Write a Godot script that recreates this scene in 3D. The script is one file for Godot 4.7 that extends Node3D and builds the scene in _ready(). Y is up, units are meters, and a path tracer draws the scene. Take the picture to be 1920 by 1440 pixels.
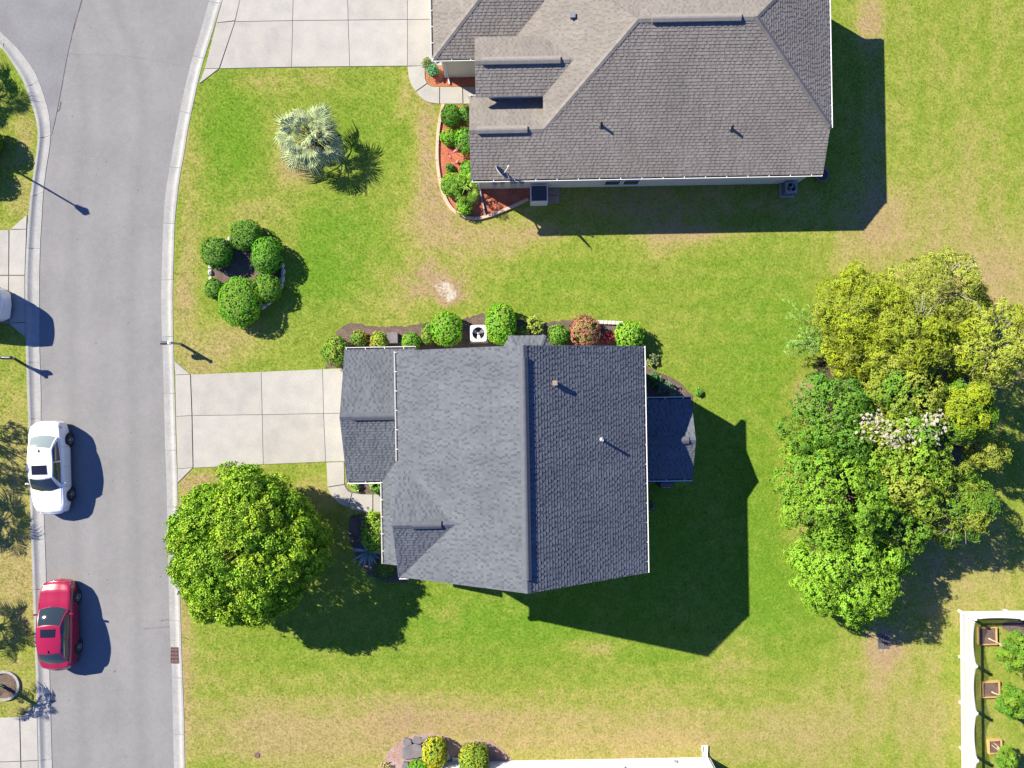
extends Node3D
# An aerial view straight down on a suburban plot. Units are metres; x runs to the right of the photograph, z down it, y up.
# The photograph is 1920 wide and shows 35 px to the metre at ground level from a camera 36.6 m up: g() turns its pixels into metres.

const EYE := 36.6
const TURN := 0.0175      # the houses stand about one degree off the picture's axes
var rng := RandomNumberGenerator.new()
var M := {}
var LUT := PackedByteArray()
var used := {}


class MB:
	var v := PackedVector3Array()
	var n := PackedVector3Array()
	var c := PackedColorArray()
	var uv := PackedVector2Array()
	var col := Color.WHITE

	func tri(p: Vector3, q: Vector3, r: Vector3) -> void:
		var m := (q - p).cross(r - p).normalized()
		v.append(p); v.append(r); v.append(q)
		for k in 3:
			n.append(m)
			c.append(col)
		uv.append(Vector2(p.x, p.z)); uv.append(Vector2(r.x, r.z)); uv.append(Vector2(q.x, q.z))

	func quad(p: Vector3, q: Vector3, r: Vector3, s: Vector3) -> void:
		tri(p, q, r)
		tri(p, r, s)

	func tri_n(p: Vector3, q: Vector3, r: Vector3, np: Vector3, nq: Vector3, nr: Vector3) -> void:
		v.append(p); v.append(r); v.append(q)
		n.append(np); n.append(nr); n.append(nq)
		for k in 3:
			c.append(col)
		uv.append(Vector2(p.x, p.z)); uv.append(Vector2(r.x, r.z)); uv.append(Vector2(q.x, q.z))

	func box(at: Vector3, size: Vector3, b := Basis.IDENTITY) -> void:
		var h := size * 0.5
		var p := []
		for k in 8:
			p.append(at + b * Vector3(h.x if k & 1 else -h.x, h.y if k & 2 else -h.y, h.z if k & 4 else -h.z))
		quad(p[0], p[2], p[3], p[1]); quad(p[4], p[5], p[7], p[6])
		quad(p[0], p[4], p[6], p[2]); quad(p[1], p[3], p[7], p[5])
		quad(p[2], p[6], p[7], p[3]); quad(p[0], p[1], p[5], p[4])

	# a box with chamfered edges along the top
	func slab(poly: PackedVector2Array, y0: float, y1: float, bevel := 0.0) -> void:
		var pts := poly.duplicate()
		if Geometry2D.is_polygon_clockwise(pts):
			pts.reverse()
		var top := pts
		if bevel > 0.0:
			var off := Geometry2D.offset_polygon(pts, -bevel)
			if off.size() == 1 and off[0].size() == pts.size():
				top = off[0]
				if Geometry2D.is_polygon_clockwise(top):
					top.reverse()
				# line the inner ring up with the outer one
				var best := 0
				var d := 1e9
				for k in top.size():
					var e := top[k].distance_to(pts[0])
					if e < d:
						d = e
						best = k
				var t2 := PackedVector2Array()
				for k in top.size():
					t2.append(top[(best + k) % top.size()])
				top = t2
		var idx := Geometry2D.triangulate_polygon(top)
		for k in range(0, idx.size(), 3):
			var a3 := Vector3(top[idx[k]].x, y1, top[idx[k]].y)
			var b3 := Vector3(top[idx[k + 1]].x, y1, top[idx[k + 1]].y)
			var c3 := Vector3(top[idx[k + 2]].x, y1, top[idx[k + 2]].y)
			if (b3 - a3).cross(c3 - a3).y > 0:
				tri(a3, b3, c3)
			else:
				tri(a3, c3, b3)
		var m := pts.size()
		for k in m:
			var p := pts[k]
			var q := pts[(k + 1) % m]
			var yb := y1 - bevel if top != pts else y1
			quad(Vector3(p.x, y0, p.y), Vector3(p.x, yb, p.y), Vector3(q.x, yb, q.y), Vector3(q.x, y0, q.y))
			if top != pts:
				var p2 := top[k]
				var q2 := top[(k + 1) % m]
				quad(Vector3(p.x, yb, p.y), Vector3(p2.x, y1, p2.y), Vector3(q2.x, y1, q2.y), Vector3(q.x, yb, q.y))

	# rows of points, smooth normals; flip turns the outside round
	func grid(rows: Array, flip := false, wrap := false) -> void:
		var h := rows.size()
		var w: int = rows[0].size()
		var nn := []
		for j in h:
			var line := PackedVector3Array()
			for i in w:
				var l := (i - 1 + w) % w if wrap else maxi(i - 1, 0)
				var r := (i + 1) % w if wrap else mini(i + 1, w - 1)
				var dx: Vector3 = rows[j][r] - rows[j][l]
				var dy: Vector3 = rows[mini(j + 1, h - 1)][i] - rows[maxi(j - 1, 0)][i]
				var m := dx.cross(dy).normalized()
				if m.length() < 0.5:
					m = Vector3.UP
				line.append(-m if flip else m)
			nn.append(line)
		for j in h - 1:
			for i in (w if wrap else w - 1):
				var k := (i + 1) % w
				if flip:
					tri_n(rows[j][i], rows[j + 1][i], rows[j + 1][k], nn[j][i], nn[j + 1][i], nn[j + 1][k])
					tri_n(rows[j][i], rows[j + 1][k], rows[j][k], nn[j][i], nn[j + 1][k], nn[j][k])
				else:
					tri_n(rows[j][i], rows[j][k], rows[j + 1][k], nn[j][i], nn[j][k], nn[j + 1][k])
					tri_n(rows[j][i], rows[j + 1][k], rows[j + 1][i], nn[j][i], nn[j + 1][k], nn[j + 1][i])

	func tube(pts: Array, radii: Array, sides := 8) -> void:
		var rows := []
		for j in pts.size():
			var d: Vector3 = pts[mini(j + 1, pts.size() - 1)] - pts[maxi(j - 1, 0)]
			d = d.normalized()
			var a := d.cross(Vector3.RIGHT if absf(d.x) < 0.8 else Vector3.FORWARD).normalized()
			var b := d.cross(a)
			var line := PackedVector3Array()
			for i in sides:
				var t := TAU * i / sides
				line.append(pts[j] + (a * cos(t) + b * sin(t)) * radii[j])
			rows.append(line)
		grid(rows, false, true)
		for e in 2:
			var j := 0 if e == 0 else pts.size() - 1
			for i in sides:
				var k := (i + 1) % sides
				if e == 0:
					tri(pts[j], rows[j][k], rows[j][i])
				else:
					tri(pts[j], rows[j][i], rows[j][k])

	# profile of (radius, height) turned about an axis
	func lathe(profile: Array, sides: int, at := Vector3.ZERO, b := Basis.IDENTITY) -> void:
		var rows := []
		for p in profile:
			var line := PackedVector3Array()
			for i in sides:
				var t := TAU * i / sides
				line.append(at + b * Vector3(p.x * cos(t), p.y, p.x * sin(t)))
			rows.append(line)
		grid(rows, true, true)

	func ball(at: Vector3, r: Vector3, sides := 12, rings := 8, low := -1.0) -> void:
		var rows := []
		for j in rings + 1:
			var line := PackedVector3Array()
			var t := lerpf(asin(low), PI / 2, float(j) / rings)
			for i in sides:
				var f := TAU * i / sides
				line.append(at + Vector3(cos(t) * cos(f) * r.x, sin(t) * r.y, cos(t) * sin(f) * r.z))
			rows.append(line)
		grid(rows, true, true)

	func mesh() -> ArrayMesh:
		var a := []
		a.resize(Mesh.ARRAY_MAX)
		a[Mesh.ARRAY_VERTEX] = v
		a[Mesh.ARRAY_NORMAL] = n
		a[Mesh.ARRAY_COLOR] = c
		a[Mesh.ARRAY_TEX_UV] = uv
		var m := ArrayMesh.new()
		m.add_surface_from_arrays(Mesh.PRIMITIVE_TRIANGLES, a)
		return m


# ---------------------------------------------------------------- helpers

func g(px: float, py: float, h := 0.0) -> Vector3:
	var s := (EYE - h) / EYE / 35.0
	return Vector3((px - 960.0) * s, h, (py - 720.0) * s)

func g2(px: float, py: float) -> Vector2:
	return Vector2((px - 960.0) / 35.0, (py - 720.0) / 35.0)

func poly(a: Array) -> PackedVector2Array:
	var p := PackedVector2Array()
	for k in range(0, a.size(), 2):
		p.append(g2(a[k], a[k + 1]))
	return p

func lin(r: float, gg: float, b: float) -> Color:
	return Color(r, gg, b).linear_to_srgb()

func numbered(called: String) -> String:
	used[called] = used.get(called, -1) + 1
	return called if used[called] == 0 else "%s_%03d" % [called, used[called]]

func tag(o: Node, label: String, category := "", group := "", kind := "") -> Node:
	if label: o.set_meta("label", label)
	if category: o.set_meta("category", category)
	if group: o.set_meta("group", group)
	if kind: o.set_meta("kind", kind)
	return o

func thing(called: String, label: String, category: String, at := Vector3.ZERO, turn := 0.0, group := "") -> Node3D:
	var o := Node3D.new()
	o.name = numbered(called)
	add_child(o)
	o.position = at
	o.rotation.y = turn
	tag(o, label, category, group)
	return o

func put(called: String, mesh: Mesh, m: Material, parent: Node, at := Vector3.ZERO, b := Basis.IDENTITY) -> MeshInstance3D:
	var o := MeshInstance3D.new()
	o.name = numbered(called) if parent == self else called
	o.mesh = mesh
	o.material_override = m
	parent.add_child(o, true)
	o.transform = Transform3D(b, at)
	return o

func structure(called: String, label: String, mesh: Mesh, m: Material) -> MeshInstance3D:
	var o := put(called, mesh, m, self)
	tag(o, label, "", "", "structure")
	return o

func smooth_line(pts: Array, step: int) -> PackedVector2Array:
	var out := PackedVector2Array()
	for k in pts.size() - 1:
		var p0: Vector2 = pts[maxi(k - 1, 0)]
		var p1: Vector2 = pts[k]
		var p2: Vector2 = pts[k + 1]
		var p3: Vector2 = pts[mini(k + 2, pts.size() - 1)]
		for i in step:
			out.append(p1.cubic_interpolate(p2, p0, p3, float(i) / step))
	out.append(pts[-1])
	return out

func pairs(a: Array) -> Array:
	var out := []
	for k in range(0, a.size(), 2):
		out.append(g2(a[k], a[k + 1]))
	return out

# ---------------------------------------------------------------- textures

func enc(x: float) -> int:
	return LUT[clampi(int(x * 1023.0), 0, 1023)]

func noise_bytes(w: int, h: int, freq: float, octaves: int, s: int, seamless := true) -> PackedByteArray:
	var f := FastNoiseLite.new()
	f.seed = s
	f.noise_type = FastNoiseLite.TYPE_SIMPLEX_SMOOTH
	f.frequency = freq
	f.fractal_octaves = octaves
	var im := f.get_seamless_image(w, h) if seamless else f.get_image(w, h)
	im.convert(Image.FORMAT_L8)
	return im.get_data()

# a tiling texture: base colour (linear) times coarse patches, finer mottling and single grains
func grain_tex(base: Color, size: int, coarse: float, fine: float, grain: float, s: int, tint := Color(1, 1, 1), f0 := 0.008, f1 := 0.06) -> ImageTexture:
	var a := noise_bytes(size, size, f0, 3, s)
	var b := noise_bytes(size, size, f1, 3, s + 7)
	var r := RandomNumberGenerator.new()
	r.seed = s
	var d := PackedByteArray()
	d.resize(size * size * 3)
	var o := 0
	for k in size * size:
		var x := (a[k] / 127.5 - 1.0)
		var y := 1.0 + x * coarse + (b[k] / 127.5 - 1.0) * fine + (r.randf() - 0.5) * grain
		var q := clampf(0.5 + x * 0.8, 0, 1)
		d[o] = enc(base.r * y * lerpf(1, tint.r, q))
		d[o + 1] = enc(base.g * y * lerpf(1, tint.g, q))
		d[o + 2] = enc(base.b * y * lerpf(1, tint.b, q))
		o += 3
	var im := Image.create_from_data(size, size, false, Image.FORMAT_RGB8, d)
	im.generate_mipmaps()
	return ImageTexture.create_from_image(im)

func tiled(t: Texture2D, metres: float, rough := 0.9) -> StandardMaterial3D:
	var m := StandardMaterial3D.new()
	m.albedo_texture = t
	m.roughness = rough
	m.metallic_specular = 0.3
	m.uv1_triplanar = true
	m.uv1_world_triplanar = true
	m.uv1_scale = Vector3.ONE / metres
	return m

func paint(col: Color, rough := 0.7, metallic := 0.0) -> StandardMaterial3D:
	var m := StandardMaterial3D.new()
	m.albedo_color = col.linear_to_srgb()
	m.roughness = rough
	m.metallic = metallic
	return m

func tinted(rough := 0.9) -> StandardMaterial3D:
	var m := StandardMaterial3D.new()
	m.vertex_color_use_as_albedo = true
	m.roughness = rough
	m.metallic_specular = 0.25
	return m

func leafy(back: Color) -> StandardMaterial3D:
	var m := StandardMaterial3D.new()
	m.vertex_color_use_as_albedo = true
	m.roughness = 0.55
	m.metallic_specular = 0.4
	m.cull_mode = BaseMaterial3D.CULL_DISABLED
	m.backlight_enabled = true
	m.backlight = back
	return m

# the lawn: green, yellowing and dry grass and bare soil, where the photograph shows each
func lawn_texture() -> ImageTexture:
	var w := 2048
	var h := 1536
	# [px, py, rx, ry, dry, bare, lush] soft patches
	var blobs := [
		[800, 265, 26, 110, 0.85, 0.55, 0], [835, 395, 60, 60, 0.8, 0.4, 0], [920, 450, 110, 34, 0.8, 0.35, 0], [1020, 436, 60, 18, 0.6, 0.3, 0],
		[818, 530, 84, 50, 0.75, 0.56, 0], [800, 508, 26, 16, 0.2, 0.3, 0], [790, 540, 20, 12, 0.1, 0.25, 0], [842, 552, 24, 20, 0.4, 1.0, 0], [830, 532, 14, 12, 0.3, 0.5, 0], [555, 318, 48, 34, 0.9, 0.35, 0], [480, 152, 48, 24, 0.55, 0.12, 0], [600, 150, 50, 20, 0.35, 0.05, 0],
		[480, 395, 60, 40, 0.45, 0.1, 0], [545, 270, 40, 50, 0.4, 0.1, 0], [760, 180, 14, 40, 0.5, 0.12, 0], [545, 470, 24, 40, 0.4, 0.1, 0], [760, 425, 60, 40, 0.35, 0.05, 0],
		[1290, 440, 90, 20, 0.85, 0.4, 0], [1240, 470, 30, 40, 0.4, 0.1, 0], [1650, 420, 55, 70, 0.75, 0.35, 0], [1630, 45, 28, 60, 0.9, 0.5, 0], [1590, 470, 120, 60, 0.35, 0.05, 0],
		[1850, 500, 130, 110, 0.7, 0.3, 0], [1890, 640, 70, 120, 0.5, 0.15, 0], [1520, 735, 46, 46, 0.75, 0.5, 0], [1560, 760, 60, 30, 0.8, 0.6, 0], [1480, 880, 24, 90, 0.4, 0.15, 0],
		[1505, 990, 16, 60, 0.6, 0.3, 0], [1820, 1080, 120, 80, 0.5, 0.1, 0], [1657, 1214, 34, 38, 1.0, 0.60, 0], [1655, 1275, 26, 50, 0.5, 0.05, 0],
		[900, 1380, 620, 70, 0.66, 0.14, 0], [740, 1350, 60, 45, 0.55, 0.42, 0], [870, 1350, 120, 28, 0.4, 0.3, 0], [560, 1370, 180, 60, 0.4, 0.12, 0], [1250, 1390, 200, 50, 0.35, 0.12, 0],
		[345, 1150, 18, 330, 0.7, 0.22, 0], [352, 430, 26, 220, 0.5, 0.12, 0], [345, 560, 24, 60, 0.65, 0.2, 0], [385, 905, 55, 26, 0.75, 0.45, 0], [590, 925, 44, 36, 0.7, 0.32, 0],
		[420, 660, 90, 40, 0.5, 0.15, 0], [385, 690, 40, 18, 0.5, 0.4, 0], [450, 625, 60, 30, 0.4, 0.1, 0], [700, 600, 60, 60, 0.35, 0.05, 0], [840, 1150, 26, 16, 0.5, 0.3, 0], [1110, 1220, 50, 24, 0.55, 0.2, 0],
		[1370, 1240, 60, 40, 0.4, 0.1, 0], [1570, 1340, 90, 80, 0.4, 0.08, 0], [1740, 1300, 50, 140, 0.2, 0, 0.1], [30, 830, 40, 90, 0.5, 0.15, 0], [30, 1060, 60, 160, 0.55, 0.1, 0], [40, 370, 24, 40, 0.45, 0.35, 0], [50, 250, 18, 50, 0.5, 0.25, 0],
		[1420, 120, 500, 140, 0.0, 0, 0.0], [1800, 250, 130, 160, 0.15, 0, 0.25], [1250, 380, 330, 55, 0.5, 0.4, 0], [1640, 250, 30, 150, 0.3, 0.3, 0],
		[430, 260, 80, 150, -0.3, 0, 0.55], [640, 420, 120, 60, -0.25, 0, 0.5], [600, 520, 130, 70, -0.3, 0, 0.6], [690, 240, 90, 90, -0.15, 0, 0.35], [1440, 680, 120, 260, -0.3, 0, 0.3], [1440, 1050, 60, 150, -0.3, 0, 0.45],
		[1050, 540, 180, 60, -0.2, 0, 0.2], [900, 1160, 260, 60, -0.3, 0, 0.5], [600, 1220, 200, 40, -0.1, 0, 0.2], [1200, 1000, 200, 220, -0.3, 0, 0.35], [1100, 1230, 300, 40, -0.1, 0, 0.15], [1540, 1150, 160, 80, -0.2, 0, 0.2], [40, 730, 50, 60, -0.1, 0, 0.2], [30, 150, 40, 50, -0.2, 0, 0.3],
		[1700, 1000, 130, 300, 0.2, 0.35, 0], [1700, 640, 130, 120, 0.2, 0.45, 0]]
	var lw := 320
	var lh := 240
	var maps := [PackedByteArray(), PackedByteArray(), PackedByteArray()]
	for q in 3:
		maps[q].resize(lw * lh)
	for j in lh:
		for i in lw:
			var px := 960.0 + 35.0 * ((i + 0.5) / lw * 64.0 - 32.0)
			var py := 720.0 + 35.0 * ((j + 0.5) / lh * 48.0 - 24.0)
			var d := 0.40
			var b := 0.0
			var l := 0.1
			for e in blobs:
				var x: float = (px - e[0]) / e[2]
				var y: float = (py - e[1]) / e[3]
				var r := x * x + y * y
				if r < 4.0:
					var f := exp(-r * 1.1)
					d += e[4] * f
					b += e[5] * f
					l += e[6] * f
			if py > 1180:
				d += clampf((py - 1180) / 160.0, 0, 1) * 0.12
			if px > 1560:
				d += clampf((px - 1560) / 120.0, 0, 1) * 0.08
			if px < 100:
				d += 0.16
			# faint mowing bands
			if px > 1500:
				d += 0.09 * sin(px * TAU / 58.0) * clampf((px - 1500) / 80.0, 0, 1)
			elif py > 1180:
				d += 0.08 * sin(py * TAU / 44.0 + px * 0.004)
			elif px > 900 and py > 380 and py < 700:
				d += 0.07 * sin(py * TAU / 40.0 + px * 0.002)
			maps[0][j * lw + i] = clampi(int(d * 160), 0, 255)
			maps[1][j * lw + i] = clampi(int(b * 200), 0, 255)
			maps[2][j * lw + i] = clampi(int(l * 200), 0, 255)
	var big := []
	for q in 3:
		var im := Image.create_from_data(lw, lh, false, Image.FORMAT_L8, maps[q])
		im.resize(w, h, Image.INTERPOLATE_CUBIC)
		big.append(im.get_data())
	var n1 := noise_bytes(w, h, 0.006, 4, 11, false)
	var n2 := noise_bytes(w, h, 0.035, 4, 12, false)
	var n3 := noise_bytes(w, h, 0.16, 3, 13, false)
	var dd: PackedByteArray = big[0]
	var bb: PackedByteArray = big[1]
	var ll: PackedByteArray = big[2]
	var r := RandomNumberGenerator.new()
	r.seed = 5
	var out := PackedByteArray()
	out.resize(w * h * 3)
	var o := 0
	var green := Vector3(0.140, 0.208, 0.023)
	var lush := Vector3(0.106, 0.202, 0.017)
	var yellow := Vector3(0.216, 0.234, 0.045)
	var dry := Vector3(0.290, 0.228, 0.098)
	var soil := Vector3(0.275, 0.193, 0.112)
	var sand := Vector3(0.42, 0.37, 0.30)
	for k in w * h:
		var a := n1[k] / 127.5 - 1.0
		var b := n2[k] / 127.5 - 1.0
		var e := n3[k] / 127.5 - 1.0
		var z := r.randf() - 0.5
		var d := dd[k] / 160.0 + a * 0.24 + b * 0.22 + e * 0.14 + z * 0.20
		var s := bb[k] / 200.0 + b * 0.30 + e * 0.2 + z * 0.2 + a * 0.1
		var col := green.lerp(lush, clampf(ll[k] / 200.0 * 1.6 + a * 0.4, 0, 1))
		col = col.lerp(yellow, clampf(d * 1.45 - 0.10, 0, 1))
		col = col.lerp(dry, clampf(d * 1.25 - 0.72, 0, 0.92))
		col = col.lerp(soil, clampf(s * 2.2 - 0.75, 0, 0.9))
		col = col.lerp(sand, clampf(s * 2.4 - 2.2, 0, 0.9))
		var y := 1.0 + z * 0.36 + e * 0.18 + b * 0.08
		out[o] = enc(col.x * y)
		out[o + 1] = enc(col.y * y)
		out[o + 2] = enc(col.z * y)
		o += 3
	var im := Image.create_from_data(w, h, false, Image.FORMAT_RGB8, out)
	lawn_image = im
	return ImageTexture.create_from_image(im)

var lawn_image: Image

# the carriageway: pale worn asphalt, paler wheel tracks, single light chips, hairline cracks
func road_texture() -> ImageTexture:
	var w := 800
	var h := 1760
	var a := noise_bytes(w, h, 0.006, 4, 31, false)
	var b := noise_bytes(w, h, 0.05, 3, 32, false)
	var r := RandomNumberGenerator.new()
	r.seed = 9
	var mid_x := 0.0
	var out := PackedByteArray()
	out.resize(w * h * 3)
	var o := 0
	for k in w * h:
		var z := r.randf()
		var y := 1.0 + (a[k] / 127.5 - 1.0) * 0.075 + (b[k] / 127.5 - 1.0) * 0.05 + (z - 0.5) * 0.20
		if z > 0.9993:
			y *= 1.5
		# paler polished wheel tracks either side of the crown
		var py := 720.0 + 35.0 * ((k / w + 0.5) / h * 44.0 - 22.0)
		if k % w == 0:
			mid_x = ((key(py, GRASS_LEFT) + key(py, GRASS_RIGHT)) * 0.5 - 960.0) / 35.0
		var off := absf((k % w + 0.5) / w * 20.0 - 34.0 - mid_x)
		y *= 1.0 + 0.045 * exp(-pow((off - 0.85) / 0.35, 2.0)) + 0.035 * exp(-pow((off - 2.35) / 0.35, 2.0)) - 0.05 * exp(-pow((off - 1.6) / 0.25, 2.0) ) * (0.5 + a[k] / 255.0)
		out[o] = enc(0.190 * y)
		out[o + 1] = enc(0.187 * y)
		out[o + 2] = enc(0.183 * y)
		o += 3
	var im := Image.create_from_data(w, h, false, Image.FORMAT_RGB8, out)
	# oil drips and small sealed spots
	for e in 90:
		var cx := r.randi_range(230, 640)
		var cy := r.randi_range(4, h - 5)
		var rad := r.randf_range(0.6, 2.6)
		var f := r.randf_range(0.80, 0.93)
		for dy in range(-3, 4):
			for dx in range(-3, 4):
				if dx * dx + dy * dy < rad * rad * r.randf_range(0.6, 1.3):
					im.set_pixel(cx + dx, cy + dy, im.get_pixel(cx + dx, cy + dy) * Color(f, f, f))
	# hairline cracks, in photograph pixels
	var cracks := [[128, 100, 250, 106, 400, 135, 0.87], [300, 1165, 345, 1160, 420, 1166, 0.85], [92, 212, 108, 206, 112, 190, 0.8], [268, 1180, 318, 1176, 330, 1178, 0.85]]
	for c in cracks:
		var p := smooth_line(pairs(c.slice(0, 6)), 60)
		for q in p:
			var jx := int((q.x + 34.0) / 20.0 * w + r.randf_range(-0.8, 0.8))
			var jy := int((q.y + 22.0) / 44.0 * h + r.randf_range(-0.8, 0.8))
			for dx in 2:
				if jx + dx >= 0 and jx + dx < w and jy >= 0 and jy < h:
					im.set_pixel(jx + dx, jy, im.get_pixel(jx + dx, jy) * Color(c[6], c[6], c[6]))
	return ImageTexture.create_from_image(im)

# ---------------------------------------------------------------- plants

var sprigs := {}

# a sprig of leaves: flat kites bent along the midrib, spread over a half ball of radius r
func sprig(kind: String, count: int, r: float, length: float, width: float, s: int) -> ArrayMesh:
	if sprigs.has(kind):
		return sprigs[kind]
	var q := RandomNumberGenerator.new()
	q.seed = s
	var mb := MB.new()
	for k in count:
		var t := q.randf() * TAU
		var up := q.randf_range(-0.25, 1.0)
		var d := Vector3(cos(t) * sqrt(maxf(0, 1 - up * up)), up, sin(t) * sqrt(maxf(0, 1 - up * up)))
		var at := d * r * q.randf_range(0.25, 1.0)
		var along := (d * Vector3(0.7, 0.25, 0.7) + Vector3(q.randf_range(-1, 1), q.randf_range(-0.3, 0.3), q.randf_range(-1, 1)) * 0.8).normalized()
		var side := along.cross(Vector3(q.randf_range(-0.35, 0.35), 1, q.randf_range(-0.35, 0.35))).normalized()
		var face := side.cross(along)
		var l := length * q.randf_range(0.7, 1.25)
		var wd := width * q.randf_range(0.8, 1.2)
		var f := q.randf_range(0.82, 1.18)
		mb.col = Color(f * q.randf_range(0.92, 1.1), f, f * q.randf_range(0.85, 1.1))
		var a := at - along * l * 0.5
		var b := at + along * l * 0.5 - face * l * 0.12
		var m := at + face * l * 0.04
		mb.tri(a, m + side * wd * 0.5 + face * wd * 0.15, b)
		mb.tri(a, b, m - side * wd * 0.5 + face * wd * 0.15)
	sprigs[kind] = mb.mesh()
	return sprigs[kind]

func scatter(called: String, parent: Node, mesh: Mesh, m: Material, at: Array, cols: Array) -> MeshInstance3D:
	# every leaf is real geometry in one mesh: the foliage of this one plant
	var src := mesh.surface_get_arrays(0)
	var sv: PackedVector3Array = src[Mesh.ARRAY_VERTEX]
	var sn: PackedVector3Array = src[Mesh.ARRAY_NORMAL]
	var v := PackedVector3Array()
	var n := PackedVector3Array()
	var c := PackedColorArray()
	var tint := PackedColorArray()
	tint.resize(sv.size())
	for k in at.size():
		var x: Transform3D = at[k]
		v.append_array(x * sv)
		n.append_array(Transform3D(x.basis.orthonormalized(), Vector3.ZERO) * sn)
		tint.fill(cols[k])
		c.append_array(tint)
	var a := []
	a.resize(Mesh.ARRAY_MAX)
	a[Mesh.ARRAY_VERTEX] = v
	a[Mesh.ARRAY_NORMAL] = n
	a[Mesh.ARRAY_COLOR] = c
	var am := ArrayMesh.new()
	am.add_surface_from_arrays(Mesh.PRIMITIVE_TRIANGLES, a)
	leaf_faces += v.size() / 3
	return put(called, am, m, parent)

var leaf_faces := 0

func turned(up: Vector3, q: RandomNumberGenerator, size: float) -> Basis:
	var x := up.cross(Vector3(q.randf_range(-1, 1), q.randf_range(-1, 1), q.randf_range(-1, 1))).normalized()
	if x.length() < 0.5:
		x = Vector3.RIGHT
	return Basis(x, up, x.cross(up)).scaled(Vector3.ONE * size) if false else Basis(x * size, up * size, x.cross(up) * size)

func shade_of(col: Color, q: RandomNumberGenerator, spread: float) -> Color:
	var f := 1.0 + q.randf_range(-spread, spread)
	return Color(col.r * f * (1 + q.randf_range(-spread, spread) * 0.5), col.g * f, col.b * f * (1 + q.randf_range(-spread, spread) * 0.6))

# a crown of leaf sprigs over many lobes that fill an ellipsoid
func crown(parent: Node, mid: Vector3, r: Vector3, lobes: int, lobe: float, count: int, mesh: Mesh, m: Material, col: Color, alt: Color, s: int, size := 1.0, low := -0.35, rough_ness := 1.0) -> Array:
	var q := RandomNumberGenerator.new()
	q.seed = s
	var spots := []
	var total := 0.0
	var uneven := FastNoiseLite.new()
	uneven.seed = s
	uneven.frequency = 0.9
	for k in lobes:
		# evenly wound over the ellipsoid, then shaken
		var y := lerpf(low, 0.98, (k + 0.5) / lobes)
		var t := k * 2.39996 + q.randf_range(-0.35, 0.35)
		var w := sqrt(1 - y * y)
		var d := Vector3(cos(t) * w, y, sin(t) * w)
		var deep := lerpf(0.88, q.randf_range(0.68, 0.92), rough_ness)
		var lr := lobe * q.randf_range(0.65, 1.35)
		var own := col.lerp(alt, clampf(q.randf_range(-0.3, 1.1), 0, 1))
		# limbs reach unevenly: the outline bulges and draws in
		var reach := 1.0 + uneven.get_noise_3dv(d * 1.4) * 0.34 * rough_ness
		spots.append([mid + d * r * deep * reach, lr, own, d])
		total += lr * lr
	var at := []
	var cols := []
	for e in spots:
		var num := int(count * e[1] * e[1] / total)
		for k in num:
			var y := q.randf_range(-0.55, 1.0)
			var t := q.randf() * TAU
			var w := sqrt(1 - y * y)
			var d: Vector3 = (Vector3(cos(t) * w, y, sin(t) * w) + e[3] * 0.35).normalized()
			var p: Vector3 = e[0] + d * e[1] * Vector3(1, 0.8, 1) * (1.0 - 0.45 * pow(q.randf(), 2.5) + (q.randf_range(0, 0.42) if q.randf() < 0.17 else 0.0))
			at.append(Transform3D(turned(d, q, size * q.randf_range(0.75, 1.25)), p))
			cols.append(shade_of(e[2], q, 0.14))
	scatter("crown", parent, mesh, m, at, cols)
	return spots

# trunk with limbs that reach into the lobes
func trunk(parent: Node, base: float, top: Vector3, spots: Array, limbs: int, m: Material, s: int, lean := Vector3.ZERO) -> void:
	var q := RandomNumberGenerator.new()
	q.seed = s
	var mb := MB.new()
	var fork := Vector3(top.x * 0.5, top.y * 0.45, top.z * 0.5) + lean
	mb.tube([Vector3(0, -0.1, 0), Vector3(0, 0.12, 0), fork * 0.6, fork, (fork + top) * 0.5], [base * 1.5, base * 1.05, base * 0.85, base * 0.7, base * 0.25], 9)
	for k in mini(limbs, spots.size()):
		var e: Vector3 = spots[(k * 7) % spots.size()][0]
		var mid := fork.lerp(e, 0.5) + Vector3(q.randf_range(-0.2, 0.2), 0.15, q.randf_range(-0.2, 0.2))
		mb.tube([fork * q.randf_range(0.75, 1.0), mid, e], [base * 0.5, base * 0.3, base * 0.08], 6)
	put("trunk", mb.mesh(), m, parent)

func tree(called: String, label: String, base: Vector3, mid: Vector3, r: Vector3, lobes: int, lobe: float, count: int, mesh: Mesh, m: Material, col: Color, alt: Color, s: int, thick := 0.14, group := "", limbs := 14) -> Node3D:
	var o := thing(called, label, "tree", base, 0, group)
	var spots := crown(o, mid - base, r, lobes, lobe, count, mesh, m, col, alt, s)
	trunk(o, thick, mid - base + Vector3(0, r.y * 0.3, 0), spots, limbs, M.bark, s + 1)
	return o

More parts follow.
